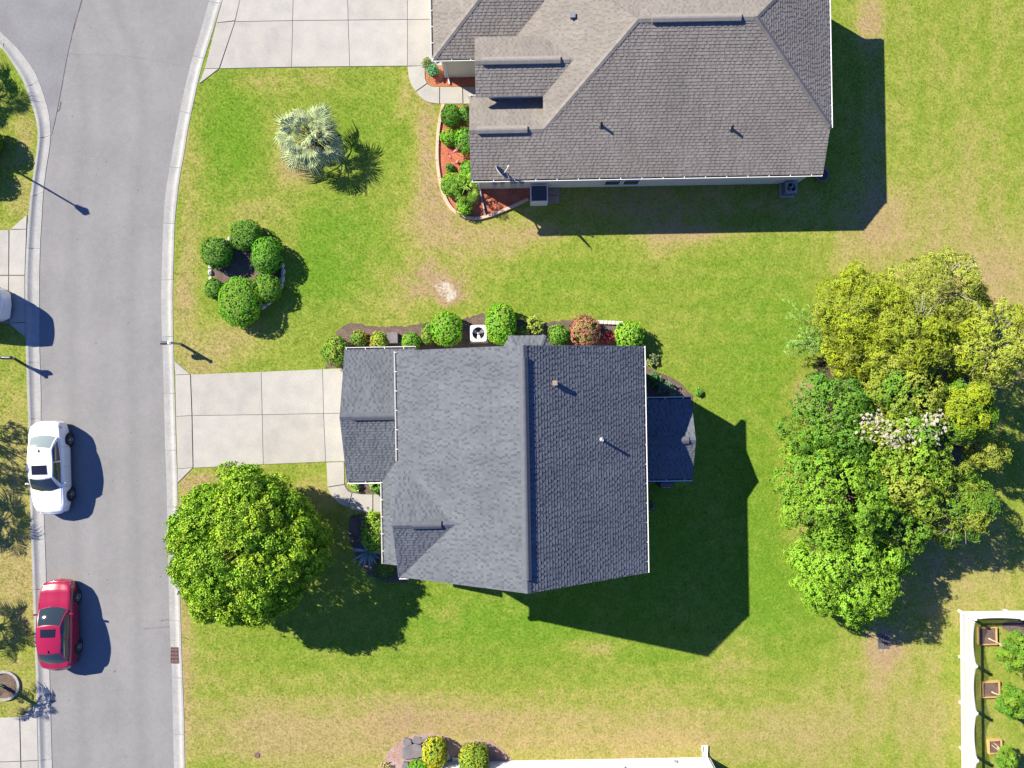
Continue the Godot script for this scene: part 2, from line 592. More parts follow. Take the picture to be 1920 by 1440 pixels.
# a clipped bush: leaf sprigs over a rounded body with short stems inside
func bush(label: String, px: float, py: float, rx: float, rz: float, h: float, col: Color, alt: Color, s: int, loose := 0.06, size := 1.0, square := 2.3, group := "", called := "clipped_bush", dens := 1.0) -> Node3D:
	var at := g(px, py, h * 0.5)
	at.y = 0
	var o := thing(called, label, "bush", at, 0, group)
	var q := RandomNumberGenerator.new()
	q.seed = s
	rx /= 34.5
	rz /= 34.5
	var mb := MB.new()
	for k in 5:
		var t := TAU * k / 5.0
		mb.tube([Vector3(cos(t) * 0.05, 0, sin(t) * 0.05), Vector3(cos(t) * rx * 0.35, h * 0.35, sin(t) * rz * 0.35), Vector3(cos(t) * rx * 0.6, h * 0.62, sin(t) * rz * 0.6)], [0.025, 0.018, 0.006], 5)
	put("stem", mb.mesh(), M.bark, o)
	var place := []
	var cols := []
	var count := int((rx * rz * 2.0 + (rx + rz) * h * 1.2) * 330.0 * dens / (size * size))
	var f := FastNoiseLite.new()
	f.seed = s
	f.frequency = 0.7
	for k in count:
		var y := q.randf_range(-0.75, 1.0)
		var t := q.randf() * TAU
		var w := sqrt(1 - y * y)
		var d := Vector3(cos(t) * w, y, sin(t) * w)
		# superellipsoid
		var e := pow(pow(absf(d.x), square) + pow(absf(d.y), square) + pow(absf(d.z), square), -1.0 / square)
		var p := d * e
		var bump := 1.0 + f.get_noise_3dv(p * 2.0 + Vector3(s, 0, 0)) * loose * 2.5
		p = Vector3(p.x * rx, h * 0.5 + p.y * h * 0.5, p.z * rz) * 1.0
		p = Vector3(p.x * bump, h * 0.5 + (p.y - h * 0.5) * bump, p.z * bump)
		var inn := 1.0 - 0.13 * pow(q.randf(), 2.0) - 0.02
		p = Vector3(p.x * inn, h * 0.5 + (p.y - h * 0.5) * inn, p.z * inn)
		var nn := Vector3(d.x / rx, d.y / (h * 0.5), d.z / rz).normalized()
		place.append(Transform3D(turned((nn + Vector3(q.randf_range(-1, 1), q.randf_range(-1, 1), q.randf_range(-1, 1)) * 0.33).normalized(), q, size * q.randf_range(0.8, 1.2)), p))
		cols.append(shade_of(col.lerp(alt, clampf(0.5 + f.get_noise_3dv(p * 1.6) * 1.6 + q.randf_range(-0.3, 0.3), 0, 1)), q, 0.12))
	scatter("foliage", o, sprig("fine", 9, 0.045, 0.060, 0.032, 3), M.leaf, place, cols)
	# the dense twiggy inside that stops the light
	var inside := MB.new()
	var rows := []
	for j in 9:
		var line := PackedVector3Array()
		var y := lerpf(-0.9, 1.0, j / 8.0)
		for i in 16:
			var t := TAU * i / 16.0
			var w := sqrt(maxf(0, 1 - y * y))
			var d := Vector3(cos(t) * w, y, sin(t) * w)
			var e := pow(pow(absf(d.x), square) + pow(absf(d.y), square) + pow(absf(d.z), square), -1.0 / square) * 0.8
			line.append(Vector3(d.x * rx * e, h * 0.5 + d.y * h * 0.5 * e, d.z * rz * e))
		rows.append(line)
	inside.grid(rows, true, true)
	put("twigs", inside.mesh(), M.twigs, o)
	return o

# low loose plant: a few upright stalks with leaves
func shrublet(called: String, label: String, category: String, px: float, py: float, r: float, h: float, col: Color, s: int, leaf := "broad", group := "") -> Node3D:
	var at := g(px, py, h * 0.4)
	at.y = 0
	var o := thing(called, label, category, at, 0, group)
	var q := RandomNumberGenerator.new()
	q.seed = s
	r /= 36.0
	var mb := MB.new()
	var place := []
	var cols := []
	for k in int(14 + r * 26):
		var t := q.randf() * TAU
		var d := sqrt(q.randf()) * r
		var e := Vector3(cos(t) * d, h * q.randf_range(0.55, 1.0) * (1.0 - 0.4 * d / r), sin(t) * d)
		mb.tube([Vector3(cos(t) * d * 0.15, 0, sin(t) * d * 0.15), e * Vector3(0.6, 0.6, 0.6), e], [0.010, 0.008, 0.004], 4)
		for i in 3:
			place.append(Transform3D(turned((Vector3(cos(t) * 0.5, 1, sin(t) * 0.5) + Vector3(q.randf_range(-1, 1), 0, q.randf_range(-1, 1)) * 0.4).normalized(), q, q.randf_range(0.7, 1.2)), e.lerp(Vector3(e.x * 0.7, e.y * 0.5, e.z * 0.7), i * 0.35) + Vector3(q.randf_range(-1, 1), 0, q.randf_range(-1, 1)) * 0.06))
			cols.append(shade_of(col, q, 0.2))
	put("stem", mb.mesh(), M.bark, o)
	var sp := sprig("broad", 8, 0.09, 0.14, 0.07, 21) if leaf == "broad" else sprig("fine", 9, 0.045, 0.060, 0.032, 3)
	scatter("foliage", o, sp, M.leaf, place, cols)
	return o

# one fan-shaped palm frond along +x, drooping at the tips
func frond_mesh(stalk: float, blade: float, leaflets: int, droop: float, col: Color, s: int) -> ArrayMesh:
	var q := RandomNumberGenerator.new()
	q.seed = s
	var mb := MB.new()
	mb.col = Color(col.r * 0.8, col.g * 0.9, col.b * 0.6)
	mb.tube([Vector3(0, 0, 0), Vector3(stalk * 0.5, 0.05, 0), Vector3(stalk, 0.02, 0)], [0.028, 0.02, 0.014], 5)
	for k in leaflets:
		var t := (k + 0.5) / leaflets * 2.0 - 1.0
		var ang := t * 1.75 + q.randf_range(-0.05, 0.05)
		var l := blade * (1.0 - 0.35 * t * t) * q.randf_range(0.85, 1.1)
		var f := q.randf_range(0.8, 1.2)
		mb.col = Color(col.r * f, col.g * f, col.b * f)
		var root := Vector3(stalk + (0.12 * (1 - absf(t))), 0, t * 0.05)
		var d := Vector3(cos(ang), 0, sin(ang))
		var side := Vector3(-d.z, 0, d.x) * (0.030 * blade / 0.9)
		var y1 := 0.10 * blade * (1 - absf(t)) - 0.02
		var y2 := -droop * l * q.randf_range(0.6, 1.3)
		var m := root + d * l * 0.55 + Vector3(0, y1, 0)
		var e := root + d * l * 0.96 + Vector3(0, y2, 0)
		var fold := Vector3(0, 0.012, 0)
		for sg in [-1.0, 1.0]:
			var w: Vector3 = side * sg
			if sg > 0:
				mb.tri(root, m + w - fold, m + fold)
				mb.tri(m + fold, m + w - fold, e)
			else:
				mb.tri(root, m + fold, m + w - fold)
				mb.tri(m + fold, e, m + w - fold)
	return mb.mesh()

func fan_palm(called: String, label: String, base: Vector3, h: float, fronds: int, size: float, col: Color, s: int, group := "", dead := 5) -> Node3D:
	var o := thing(called, label, "palm", base, 0, group)
	var q := RandomNumberGenerator.new()
	q.seed = s
	var mb := MB.new()
	var pts := []
	var rad := []
	for k in 15:
		pts.append(Vector3(0, h * k / 14.0 - 0.05, 0))
		rad.append((0.19 if k % 2 == 0 else 0.165) * size * (1.25 if k == 0 else 1.0))
	mb.tube(pts, rad, 10)
	put("trunk", mb.mesh(), M.bark, o)
	var kinds := []
	for k in 4:
		kinds.append(frond_mesh(0.85 * size, 0.86 * size, 24, 0.20 + 0.12 * k, col, s + 10 + k))
	var brown := frond_mesh(0.6 * size, 0.8 * size, 18, 0.5, Color(0.22, 0.12, 0.075), s + 40)
	for k in fronds + dead:
		var is_dead := k >= fronds
		var u := (k + 0.5) / fronds
		var pitch := (0.95 if u < 0.22 else 0.42 if u < 0.56 else -0.12) + q.randf_range(-0.2, 0.2)
		if is_dead:
			pitch = q.randf_range(-1.15, -0.7)
		var yaw := k * 2.39996 + q.randf_range(-0.2, 0.2)
		var b := Basis(Vector3.UP, yaw) * Basis(Vector3.BACK, pitch) * Basis(Vector3.RIGHT, q.randf_range(-0.4, 0.4))
		b = b.scaled_local(Vector3.ONE * (q.randf_range(0.78, 1.18) * (0.62 if u < 0.22 else 0.92 if u < 0.56 else 1.05)))
		put("dead_frond" if is_dead else "frond", brown if is_dead else kinds[k % 4], M.frond, o, Vector3(0, h - 0.1 + q.randf_range(-0.1, 0.1), 0), b)
	return o

# rosette of stiff sword leaves
func rosette(called: String, label: String, px: float, py: float, r: float, leaves: int, col: Color, s: int) -> Node3D:
	var at := g(px, py, 0.3)
	at.y = 0
	var o := thing(called, label, "plant", at)
	var q := RandomNumberGenerator.new()
	q.seed = s
	r /= 36.0
	for k in leaves:
		var mb := MB.new()
		var f := q.randf_range(0.8, 1.2)
		mb.col = Color(col.r * f, col.g * f, col.b * f)
		var t := k * 2.39996
		var lift := lerpf(0.35, 1.2, float(k) / leaves)
		var d := Vector3(cos(t) * cos(lift), sin(lift), sin(t) * cos(lift))
		var side := Vector3(-sin(t), 0, cos(t))
		var w := 0.055 + 0.02 * q.randf()
		var l := r * q.randf_range(0.85, 1.1) / maxf(cos(lift), 0.55)
		var up := side.cross(d)
		if up.y < 0: up = -up
		var a := d * 0.04
		var m := d * l * 0.5
		var e := d * l - Vector3(0, 0.08, 0)
		mb.quad(a - side * w * 0.7, a + side * w * 0.7, m + side * w + up * 0.02, m - up * 0.02)
		mb.quad(a - side * w * 0.7, m - up * 0.02, m - side * w + up * 0.02, a - side * w * 0.7 + up * 0.01)
		mb.tri(m - up * 0.02, m + side * w + up * 0.02, e)
		mb.tri(m - up * 0.02, e, m - side * w + up * 0.02)
		put("leaf", mb.mesh(), M.frond, o)
	return o

# ---------------------------------------------------------------- houses

# one roof slope: a deck 0.14 thick with courses of single shingle tabs laid on it. pts[0] to pts[1] is the eave.
func slope(house: Node, pts: Array, tones: Array, s: int, trim: Material, weights := [0.55, 0.8, 1.0]) -> Node3D:
	var a: Vector3 = pts[0]
	var u: Vector3 = (pts[1] - a).normalized()
	var nrm := Vector3.ZERO
	for k in range(1, pts.size() - 1):
		nrm += (pts[k] - a).cross(pts[k + 1] - a)
	nrm = nrm.normalized()
	if nrm.y < 0: nrm = -nrm
	var vv := nrm.cross(u)
	if vv.y < 0: vv = -vv
	var flat := PackedVector2Array()
	for p in pts:
		flat.append(Vector2((p - a).dot(u), (p - a).dot(vv)))
	if Geometry2D.is_polygon_clockwise(flat):
		flat.reverse()
	# deck
	var deck := MB.new()
	var inner := Geometry2D.offset_polygon(flat, -0.015)[0]
	var idx := Geometry2D.triangulate_polygon(inner)
	var down := Vector3(0, -0.15, 0)
	var to3 := func(q: Vector2, lift: float) -> Vector3: return a + u * q.x + vv * q.y + nrm * lift
	for k in range(0, idx.size(), 3):
		var p: Vector3 = to3.call(inner[idx[k]], 0.0)
		var q: Vector3 = to3.call(inner[idx[k + 1]], 0.0)
		var r: Vector3 = to3.call(inner[idx[k + 2]], 0.0)
		if (q - p).cross(r - p).y < 0:
			var t := q
			q = r
			r = t
		deck.tri(p, q, r)
		deck.tri(p + down, r + down, q + down)
	for k in inner.size():
		var p: Vector3 = to3.call(inner[k], 0.0)
		var q: Vector3 = to3.call(inner[(k + 1) % inner.size()], 0.0)
		if u.cross(vv).dot(nrm) > 0:
			deck.quad(p + down, q + down, q, p)
		else:
			deck.quad(q + down, p + down, p, q)
	var root := put("roof_slope", deck.mesh(), trim, house)
	# shingles
	var q := RandomNumberGenerator.new()
	q.seed = s
	# weathered streaks run down the slope
	var age := FastNoiseLite.new()
	age.seed = s
	age.frequency = 0.12
	var mb := MB.new()
	var lo := Vector2(1e9, 1e9)
	var hi := -lo
	for p in flat:
		lo = lo.min(p)
		hi = hi.max(p)
	var e := 0.142
	var inward := u.cross(vv).dot(nrm) > 0
	var j := 0
	while lo.y + j * e < hi.y:
		var v0 := lo.y + j * e
		var x := lo.x - q.randf() * 0.3
		var course := q.randf_range(0.98, 1.02)
		var was_raised := false
		while x < hi.x:
			# wide raised tabs with narrower recessed ones between them
			var raised: bool = not was_raised or q.randf() < 0.25
			was_raised = raised
			var w := q.randf_range(0.09, 0.19) if raised else q.randf_range(0.06, 0.13)
			var pick := q.randf()
			var tone: Color = tones[0] if raised and pick < weights[1] else tones[1] if raised or pick > weights[0] else tones[2]
			var f := course * q.randf_range(0.95, 1.05) * (1.0 + 0.13 * age.get_noise_2d(x * 9.0, v0 * 2.5) + 0.12 * age.get_noise_2d(x * 1.7 + 90.0, v0 * 1.7))
			mb.col = Color(tone.r * f, tone.g * f, tone.b * f)
			var thick := 0.021 if raised else 0.010
			for piece in Geometry2D.intersect_polygons(PackedVector2Array([Vector2(x, v0), Vector2(x + w, v0), Vector2(x + w, v0 + e + 0.01), Vector2(x, v0 + e + 0.01)]), flat):
				var ring := []
				for p in piece:
					ring.append(to3.call(p, 0.004 + thick * (1.0 - (p.y - v0) / (e + 0.01) * 0.9)))
				var cnt := ring.size()
				for k in range(1, cnt - 1):
					var b3: Vector3 = ring[k]
					var c3: Vector3 = ring[k + 1]
					if (b3 - ring[0]).cross(c3 - ring[0]).dot(nrm) > 0:
						mb.tri(ring[0], b3, c3)
					else:
						mb.tri(ring[0], c3, b3)
				for k in cnt:
					var p: Vector2 = piece[k]
					var p2: Vector2 = piece[(k + 1) % cnt]
					if absf(p.y - v0) < 0.002 and absf(p2.y - v0) < 0.002:
						var f0: Vector3 = to3.call(p, 0.001)
						var f1: Vector3 = to3.call(p2, 0.001)
						var out: Vector3 = (f1 - f0).cross(ring[k] - f0)
						if out.dot(vv) < 0:
							mb.quad(f0, f1, ring[(k + 1) % cnt], ring[k])
						else:
							mb.quad(f1, f0, ring[k], ring[(k + 1) % cnt])
			x += w
		j += 1
	var sh := put("shingles", mb.mesh(), M.shingle, root)
	tag(sh, "", "", "", "stuff")
	return root

# folded cap shingles along a ridge or hip
func ridge_caps(house: Node, p: Vector3, q: Vector3, width: float, drop: float, tone: Color, s: int) -> void:
	var rg := RandomNumberGenerator.new()
	rg.seed = s
	var mb := MB.new()
	var d := (q - p).normalized()
	var side := d.cross(Vector3.UP).normalized()
	var up := side.cross(d).normalized()
	var l := p.distance_to(q)
	var k := 0
	while k * 0.15 < l:
		var f := rg.randf_range(0.88, 1.1)
		mb.col = Color(tone.r * f, tone.g * f, tone.b * f)
		var a := p + d * (k * 0.15) + up * 0.045
		var b := p + d * minf(k * 0.15 + 0.17, l) + up * 0.03
		for sg in [-1.0, 1.0]:
			var w: Vector3 = side * sg * width + Vector3(0, -drop, 0)
			if sg > 0:
				mb.quad(a, a + w, b + w, b)
			else:
				mb.quad(b, b + w, a + w, a)
		k += 1
	var o := put("ridge_caps", mb.mesh(), M.shingle, house)
	tag(o, "", "", "", "stuff")

# raised ridge vent, capped with shingles
func ridge_vent(house: Node, p: Vector3, q: Vector3, width: float, drop: float, m: Material, lift := 0.07, tone := Color(0.098, 0.108, 0.126)) -> void:
	ridge_caps(house, p + Vector3(0, lift - 0.035, 0), q + Vector3(0, lift - 0.035, 0), width * 0.97, drop, tone, int(p.x * 10) + 50)
	var d := (q - p).normalized()
	var side := d.cross(Vector3.UP).normalized()
	var mb := MB.new()
	var prof := [[-width, -drop + lift * 0.25], [-width, -drop + lift], [-0.06, lift - 0.004], [0.0, lift + 0.008], [0.06, lift - 0.004], [width, -drop + lift], [width, -drop + lift * 0.25]]
	for k in prof.size() - 1:
		var a0: Vector3 = p + side * prof[k][0] + Vector3(0, prof[k][1], 0)
		var a1: Vector3 = p + side * prof[k + 1][0] + Vector3(0, prof[k + 1][1], 0)
		var b0: Vector3 = q + side * prof[k][0] + Vector3(0, prof[k][1], 0)
		var b1: Vector3 = q + side * prof[k + 1][0] + Vector3(0, prof[k + 1][1], 0)
		mb.quad(a0, a1, b1, b0)
	for e in 2:
		var at := p if e == 0 else q
		for k in prof.size() - 1:
			var c0: Vector3 = at + side * prof[k][0] + Vector3(0, prof[k][1], 0)
			var c1: Vector3 = at + side * prof[k + 1][0] + Vector3(0, prof[k + 1][1], 0)
			mb.tri(at - Vector3(0, drop * 0.5, 0), c0, c1)
	put("ridge_vent", mb.mesh(), m, house)

# open trough along an eave with hangers across it
func gutter(house: Node, p: Vector3, q: Vector3, out: Vector3, m: Material, spacing := 0.75, wide := 0.115) -> void:
	var d := (q - p).normalized()
	var mb := MB.new()
	var prof := [Vector2(0.0, -0.03), Vector2(0.0, -0.125), Vector2(wide * 0.75, -0.125), Vector2(wide, -0.06), Vector2(wide, -0.02), Vector2(wide + 0.03, -0.014), Vector2(wide + 0.03, -0.028), Vector2(wide + 0.012, -0.07), Vector2(wide * 0.8, -0.14), Vector2(-0.006, -0.14)]
	for k in prof.size() - 1:
		var a: Vector2 = prof[k]
		var b: Vector2 = prof[k + 1]
		mb.quad(p + out * a.x + Vector3(0, a.y, 0), q + out * a.x + Vector3(0, a.y, 0), q + out * b.x + Vector3(0, b.y, 0), p + out * b.x + Vector3(0, b.y, 0))
	for e in [p, q]:
		mb.quad(e + Vector3(0, -0.03, 0), e + Vector3(0, -0.13, 0), e + out * wide + Vector3(0, -0.13, 0), e + out * (wide + 0.02) + Vector3(0, -0.02, 0))
	var root := put("gutter", mb.mesh(), m, house)
	var bar := MB.new()
	bar.box(out * (wide * 0.5), Vector3(absf(out.x) * (wide + 0.06) + absf(d.x) * 0.035, 0.012, absf(out.z) * (wide + 0.06) + absf(d.z) * 0.035))
	var bm := bar.mesh()
	var num := int(p.distance_to(q) / spacing)
	for k in num + 1:
		put("hanger", bm, m, root, p + d * clampf(k * spacing + 0.06, 0.05, p.distance_to(q) - 0.05) + Vector3(0, -0.018, 0))
	# dark strip stands for leaf litter and painted shade in the trough bottom
	var litter_shade := MB.new()
	litter_shade.quad(p + out * 0.003 + Vector3(0, -0.118, 0), q + out * 0.003 + Vector3(0, -0.118, 0), q + out * wide * 0.78 + Vector3(0, -0.118, 0), p + out * wide * 0.78 + Vector3(0, -0.118, 0))
	put("litter_shade", litter_shade.mesh(), M.soil, root)

# lapped siding from a to b between heights; out is the outward direction
func siding(house: Node, a: Vector3, b: Vector3, y0: float, y1: float, out: Vector3, m: Material, lap := 0.18, called := "wall") -> MeshInstance3D:
	var mb := MB.new()
	var y := y0
	while y < y1 - 0.001:
		var t := minf(y + lap, y1)
		var p := Vector3(a.x, y, a.z) + out * 0.022
		var q := Vector3(b.x, y, b.z) + out * 0.022
		var r := Vector3(b.x, t, b.z) + out * 0.006
		var s := Vector3(a.x, t, a.z) + out * 0.006
		if (q - p).cross(s - p).dot(out) > 0:
			mb.quad(p, q, r, s)
			mb.quad(p, p - out * 0.02, q - out * 0.02, q)
		else:
			mb.quad(q, p, s, r)
			mb.quad(q, q - out * 0.02, p - out * 0.02, p)
		y = t
	mb.quad(Vector3(a.x, y0, a.z) - out * 0.1, Vector3(b.x, y0, b.z) - out * 0.1, Vector3(b.x, y1, b.z) - out * 0.1, Vector3(a.x, y1, a.z) - out * 0.1)
	mb.quad(Vector3(a.x, y1, a.z) - out * 0.1, Vector3(b.x, y1, b.z) - out * 0.1, Vector3(b.x, y1, b.z) + out * 0.006, Vector3(a.x, y1, a.z) + out * 0.006)
	return put(called, mb.mesh(), m, house)

func walls(house: Node, x0: float, x1: float, z0: float, z1: float, y1: float, m: Material, skip := "") -> void:
	if not "n" in skip: siding(house, Vector3(x0, 0, z0), Vector3(x1, 0, z0), 0.0, y1, Vector3(0, 0, -1), m)
	if not "s" in skip: siding(house, Vector3(x0, 0, z1), Vector3(x1, 0, z1), 0.0, y1, Vector3(0, 0, 1), m)
	if not "w" in skip: siding(house, Vector3(x0, 0, z0), Vector3(x0, 0, z1), 0.0, y1, Vector3(-1, 0, 0), m)
	if not "e" in skip: siding(house, Vector3(x1, 0, z0), Vector3(x1, 0, z1), 0.0, y1, Vector3(1, 0, 0), m)

func gable(house: Node, pts: Array, out: Vector3, m: Material) -> void:
	var mb := MB.new()
	for k in range(1, pts.size() - 1):
		var p: Vector3 = pts[0]
		var q: Vector3 = pts[k]
		var r: Vector3 = pts[k + 1]
		if (q - p).cross(r - p).dot(out) > 0:
			mb.tri(p, q, r)
			mb.tri(p - out * 0.1, r - out * 0.1, q - out * 0.1)
		else:
			mb.tri(p, r, q)
			mb.tri(p - out * 0.1, q - out * 0.1, r - out * 0.1)
	put("gable", mb.mesh(), m, house)

# a window in the wall plane: frame and sash bars round a pane; across is the direction along the wall
func window(house: Node, at: Vector3, across: Vector3, out: Vector3, w: float, h: float, called := "window") -> void:
	var b := Basis(across, Vector3.UP, out)
	var mb := MB.new()
	for e in [[0.0, h / 2 + 0.03, w + 0.14, 0.07], [0.0, -h / 2 - 0.03, w + 0.18, 0.08], [w / 2 + 0.035, 0.0, 0.07, h], [-w / 2 - 0.035, 0.0, 0.07, h], [0.0, 0.0, w, 0.035]]:
		mb.box(at + b * Vector3(e[0], e[1], 0.04), Vector3(e[2], e[3], 0.06), b)
	var root := put(called, mb.mesh(), M.white, house)
	var p := MB.new()
	p.box(at + out * 0.028, Vector3(w, h, 0.01), b)
	put("pane", p.mesh(), M.glass, root)

func door(house: Node, at: Vector3, across: Vector3, out: Vector3, w: float, h: float, panels: int, m: Material, called := "door") -> void:
	var b := Basis(across, Vector3.UP, out)
	var mb := MB.new()
	mb.box(at + Vector3(0, h / 2, 0) + out * 0.02, Vector3(w, h, 0.05), b)
	var root := put(called, mb.mesh(), m, house)
	for k in panels:
		var q := MB.new()
		q.box(at + Vector3(0, h * (k + 0.5) / panels, 0) + out * 0.05, Vector3(w * 0.96, h / panels - 0.05, 0.02), b)
		put("panel", q.mesh(), m, root)

func downspout(house: Node, top: Vector3, foot: Vector3, out: Vector3, m: Material) -> void:
	var mb := MB.new()
	mb.tube([top, top + Vector3(0, -0.12, 0), Vector3(foot.x, top.y - 0.42, foot.z), Vector3(foot.x, 0.22, foot.z), Vector3(foot.x, 0.1, foot.z) + out * 0.1, Vector3(foot.x, 0.05, foot.z) + out * 0.35], [0.045, 0.045, 0.045, 0.045, 0.045, 0.045], 6)
	put("downspout", mb.mesh(), m, house)

func pipe_vent(house: Node, at: Vector3, r: float, h: float, m: Material, flash: Material) -> void:
	var mb := MB.new()
	mb.lathe([Vector2(r, -0.2), Vector2(r, h), Vector2(r * 0.75, h), Vector2(r * 0.75, h - 0.06), Vector2(0.001, h - 0.06)], 12)
	var o := put("vent_pipe", mb.mesh(), m, house, at)
	var f := MB.new()
	f.lathe([Vector2(r + 0.10, -0.09), Vector2(r + 0.07, 0.0), Vector2(r + 0.015, 0.05), Vector2(r, 0.06)], 12)
	put("flashing", f.mesh(), flash, o)

# ---------------------------------------------------------------- vehicles

func key(t: float, ks: Array) -> float:
	for k in ks.size() - 1:
		if t <= ks[k + 1][0]:
			var f := clampf((t - ks[k][0]) / (ks[k + 1][0] - ks[k][0]), 0, 1)
			f = f * f * (3 - 2 * f) * 0.5 + f * 0.5
			return lerpf(ks[k][1], ks[k + 1][1], f)
	return ks[-1][1]

# P: length, width, deck (height keys along -1 tail .. 1 nose), wheels [z rear, z front, radius], cabin [rear glass base, roof rear, roof front, windscreen base], roof height, sunroof [z0, z1]
func car(called: String, label: String, at: Vector3, turn: float, P: Dictionary, body: Material) -> Node3D:
	var o := thing(called, label, "car", at, turn)
	var L: float = P.length
	var W: float = P.width * 0.5
	var rows := []
	var num := 40
	var wide := func(t: float) -> float: return W * (1.0 - 0.20 * pow(absf(t), 7.0) - 0.05 * pow(absf(t), 2.5))
	for j in num + 1:
		var t := lerpf(-1.0, 1.0, float(j) / num)
		# closer rings at the ends
		t = sin(t * PI / 2)
		var w: float = wide.call(t)
		var d := key(t, P.deck)
		var z := t * L * 0.5
		var line := PackedVector3Array()
		var sec := [[0.0, 0.19], [0.84, 0.19], [0.95, 0.24], [0.99, 0.36], [1.0, 0.50], [0.995, 0.62], [0.985, 0.62 + (d - 0.62) * 0.45], [0.955, d - 0.055], [0.90, d - 0.018], [0.78, d], [0.5, d + 0.018], [0.25, d + 0.026]]
		for e in sec:
			line.append(Vector3(e[0] * w, minf(e[1], d), z - 0.10 * (e[0] * e[0]) * signf(t) * pow(absf(t), 6.0)))
		line.append(Vector3(0, d + 0.028, z))
		for k in range(sec.size() - 1, -1, -1):
			line.append(line[k] * Vector3(-1, 1, 1))
		rows.append(line)
	# tuck the bumpers in at the very ends
	for e in [0, 1]:
		var from: PackedVector3Array = rows[0] if e == 0 else rows[-1]
		var mid := Vector3.ZERO
		for p in from:
			mid += p
		mid /= from.size()
		var inner := PackedVector3Array()
		for p in from:
			inner.append(mid + (p - mid) * 0.86 + Vector3(0, 0, 0.05 if e else -0.05))
		var last := PackedVector3Array()
		for p in from:
			last.append(mid + (p - mid) * 0.02 + Vector3(0, 0, 0.06 if e else -0.06))
		if e == 0:
			rows.push_front(inner)
			rows.push_front(last)
		else:
			rows.append(inner)
			rows.append(last)
	var mb := MB.new()
	mb.grid(rows, false)
	var shell := put("body", mb.mesh(), body, o)
	var floor_mb := MB.new()
	floor_mb.box(Vector3(0, 0.22, 0), Vector3(W * 1.66, 0.1, L * 0.9))
	put("underbody", floor_mb.mesh(), M.tyre, o)
	# cabin: four curved faces and a crowned roof
	var c: Array = P.cabin
	var yb0 := key(c[0] / (L / 2), P.deck) - 0.01
	var yb1 := key(c[3] / (L / 2), P.deck) - 0.01
	var yr: float = P.roof
	var wb: float = W * 0.93
	var wr: float = W * P.get("narrow", 0.68)
	var sag: float = P.get("bow", 0.16)
	var screen := func(a: float, t: float) -> Vector3:
		var bulge := sin(t * PI) * 0.035
		return Vector3(a * lerpf(wb * 0.92, wr * 0.94, t), lerpf(yb1, yr - 0.02 - 0.035 * a * a, t) + bulge, lerpf(c[3] - sag * a * a, c[2] - sag * 0.55 * a * a, t) + bulge)
	var rear := func(a: float, t: float) -> Vector3:
		var bulge := sin(t * PI) * 0.03
		return Vector3(a * lerpf(wb * 0.86, wr * 0.92, t), lerpf(yb0, yr - 0.02 - 0.035 * a * a, t) + bulge, lerpf(c[0] + sag * 0.8 * a * a, c[1] + sag * 0.4 * a * a, t) - bulge)
	var flank := func(sd: float, s: float, t: float) -> Vector3:
		var r0: Vector3 = rear.call(1.0, t)
		var f0: Vector3 = screen.call(1.0, t)
		var p := r0.lerp(f0, s)
		var out := sin(s * PI) * lerpf(0.075, 0.055, t) + sin(t * PI) * 0.03
		return Vector3((p.x + out) * sd, p.y + sin(s * PI) * 0.035 * t, p.z)
	var cab := MB.new()
	var make := func(f: Callable, n1: int, n2: int, flip: bool, lo: Vector2, hi: Vector2, lift: float, into: MB) -> void:
		var lines := []
		for j in n2 + 1:
			var line := PackedVector3Array()
			for i in n1 + 1:
				var x := lerpf(lo.x, hi.x, float(i) / n1)
				var y := lerpf(lo.y, hi.y, float(j) / n2)
				var p: Vector3 = f.call(x, y)
				if lift != 0.0:
					var dx: Vector3 = f.call(x + 0.01, y) - p
					var dy: Vector3 = f.call(x, y + 0.01) - p
					var nn := dx.cross(dy).normalized() * (-1.0 if flip else 1.0)
					p += nn * lift
				line.append(p)
			lines.append(line)
		into.grid(lines, flip)
	make.call(screen, 10, 6, false, Vector2(-1, 0), Vector2(1, 1), 0.0, cab)
	make.call(rear, 10, 6, true, Vector2(-1, 0), Vector2(1, 1), 0.0, cab)
	for sd in [-1.0, 1.0]:
		make.call(func(s, t): return flank.call(sd, s, t), 14, 6, sd > 0, Vector2(0, 0), Vector2(1, 1), 0.0, cab)
	# roof
	var lines := []
	for j in 13:
		var s := j / 12.0
		var line := PackedVector3Array()
		var lft: Vector3 = flank.call(-1.0, s, 1.0)
		var rgt: Vector3 = flank.call(1.0, s, 1.0)
		for i in 13:
			var a := i / 6.0 - 1.0
			var p := lft.lerp(rgt, i / 12.0)
			var zc := lerpf(lerpf(c[1] + sag * 0.4 * a * a, c[1], 0), c[2] - sag * 0.55 * a * a, s)
			p.z = zc
			p.y = lerpf(p.y, yr + sin(s * PI) * 0.04, 1.0 - a * a)
			line.append(p)
		lines.append(line)
	cab.grid(lines, true)
	var roof := put("roof", cab.mesh(), body, o)
	var gl := MB.new()
	make.call(screen, 12, 6, false, Vector2(-0.93, 0.05), Vector2(0.93, 0.95), 0.006, gl)
	put("windscreen", gl.mesh(), M.car_glass, o)
	gl = MB.new()
	make.call(rear, 12, 6, true, Vector2(-0.90, 0.07), Vector2(0.90, 0.93), 0.006, gl)
	put("rear_window", gl.mesh(), P.get("rear_glass", M.car_glass), o)
	for sd in [-1.0, 1.0]:
		for part in [[0.06, 0.46], [0.49, 0.93]]:
			gl = MB.new()
			make.call(func(s, t): return flank.call(sd, s, t), 8, 5, sd > 0, Vector2(part[0], 0.1), Vector2(part[1], 0.88), 0.008, gl)
			put("side_window", gl.mesh(), M.car_glass, o)
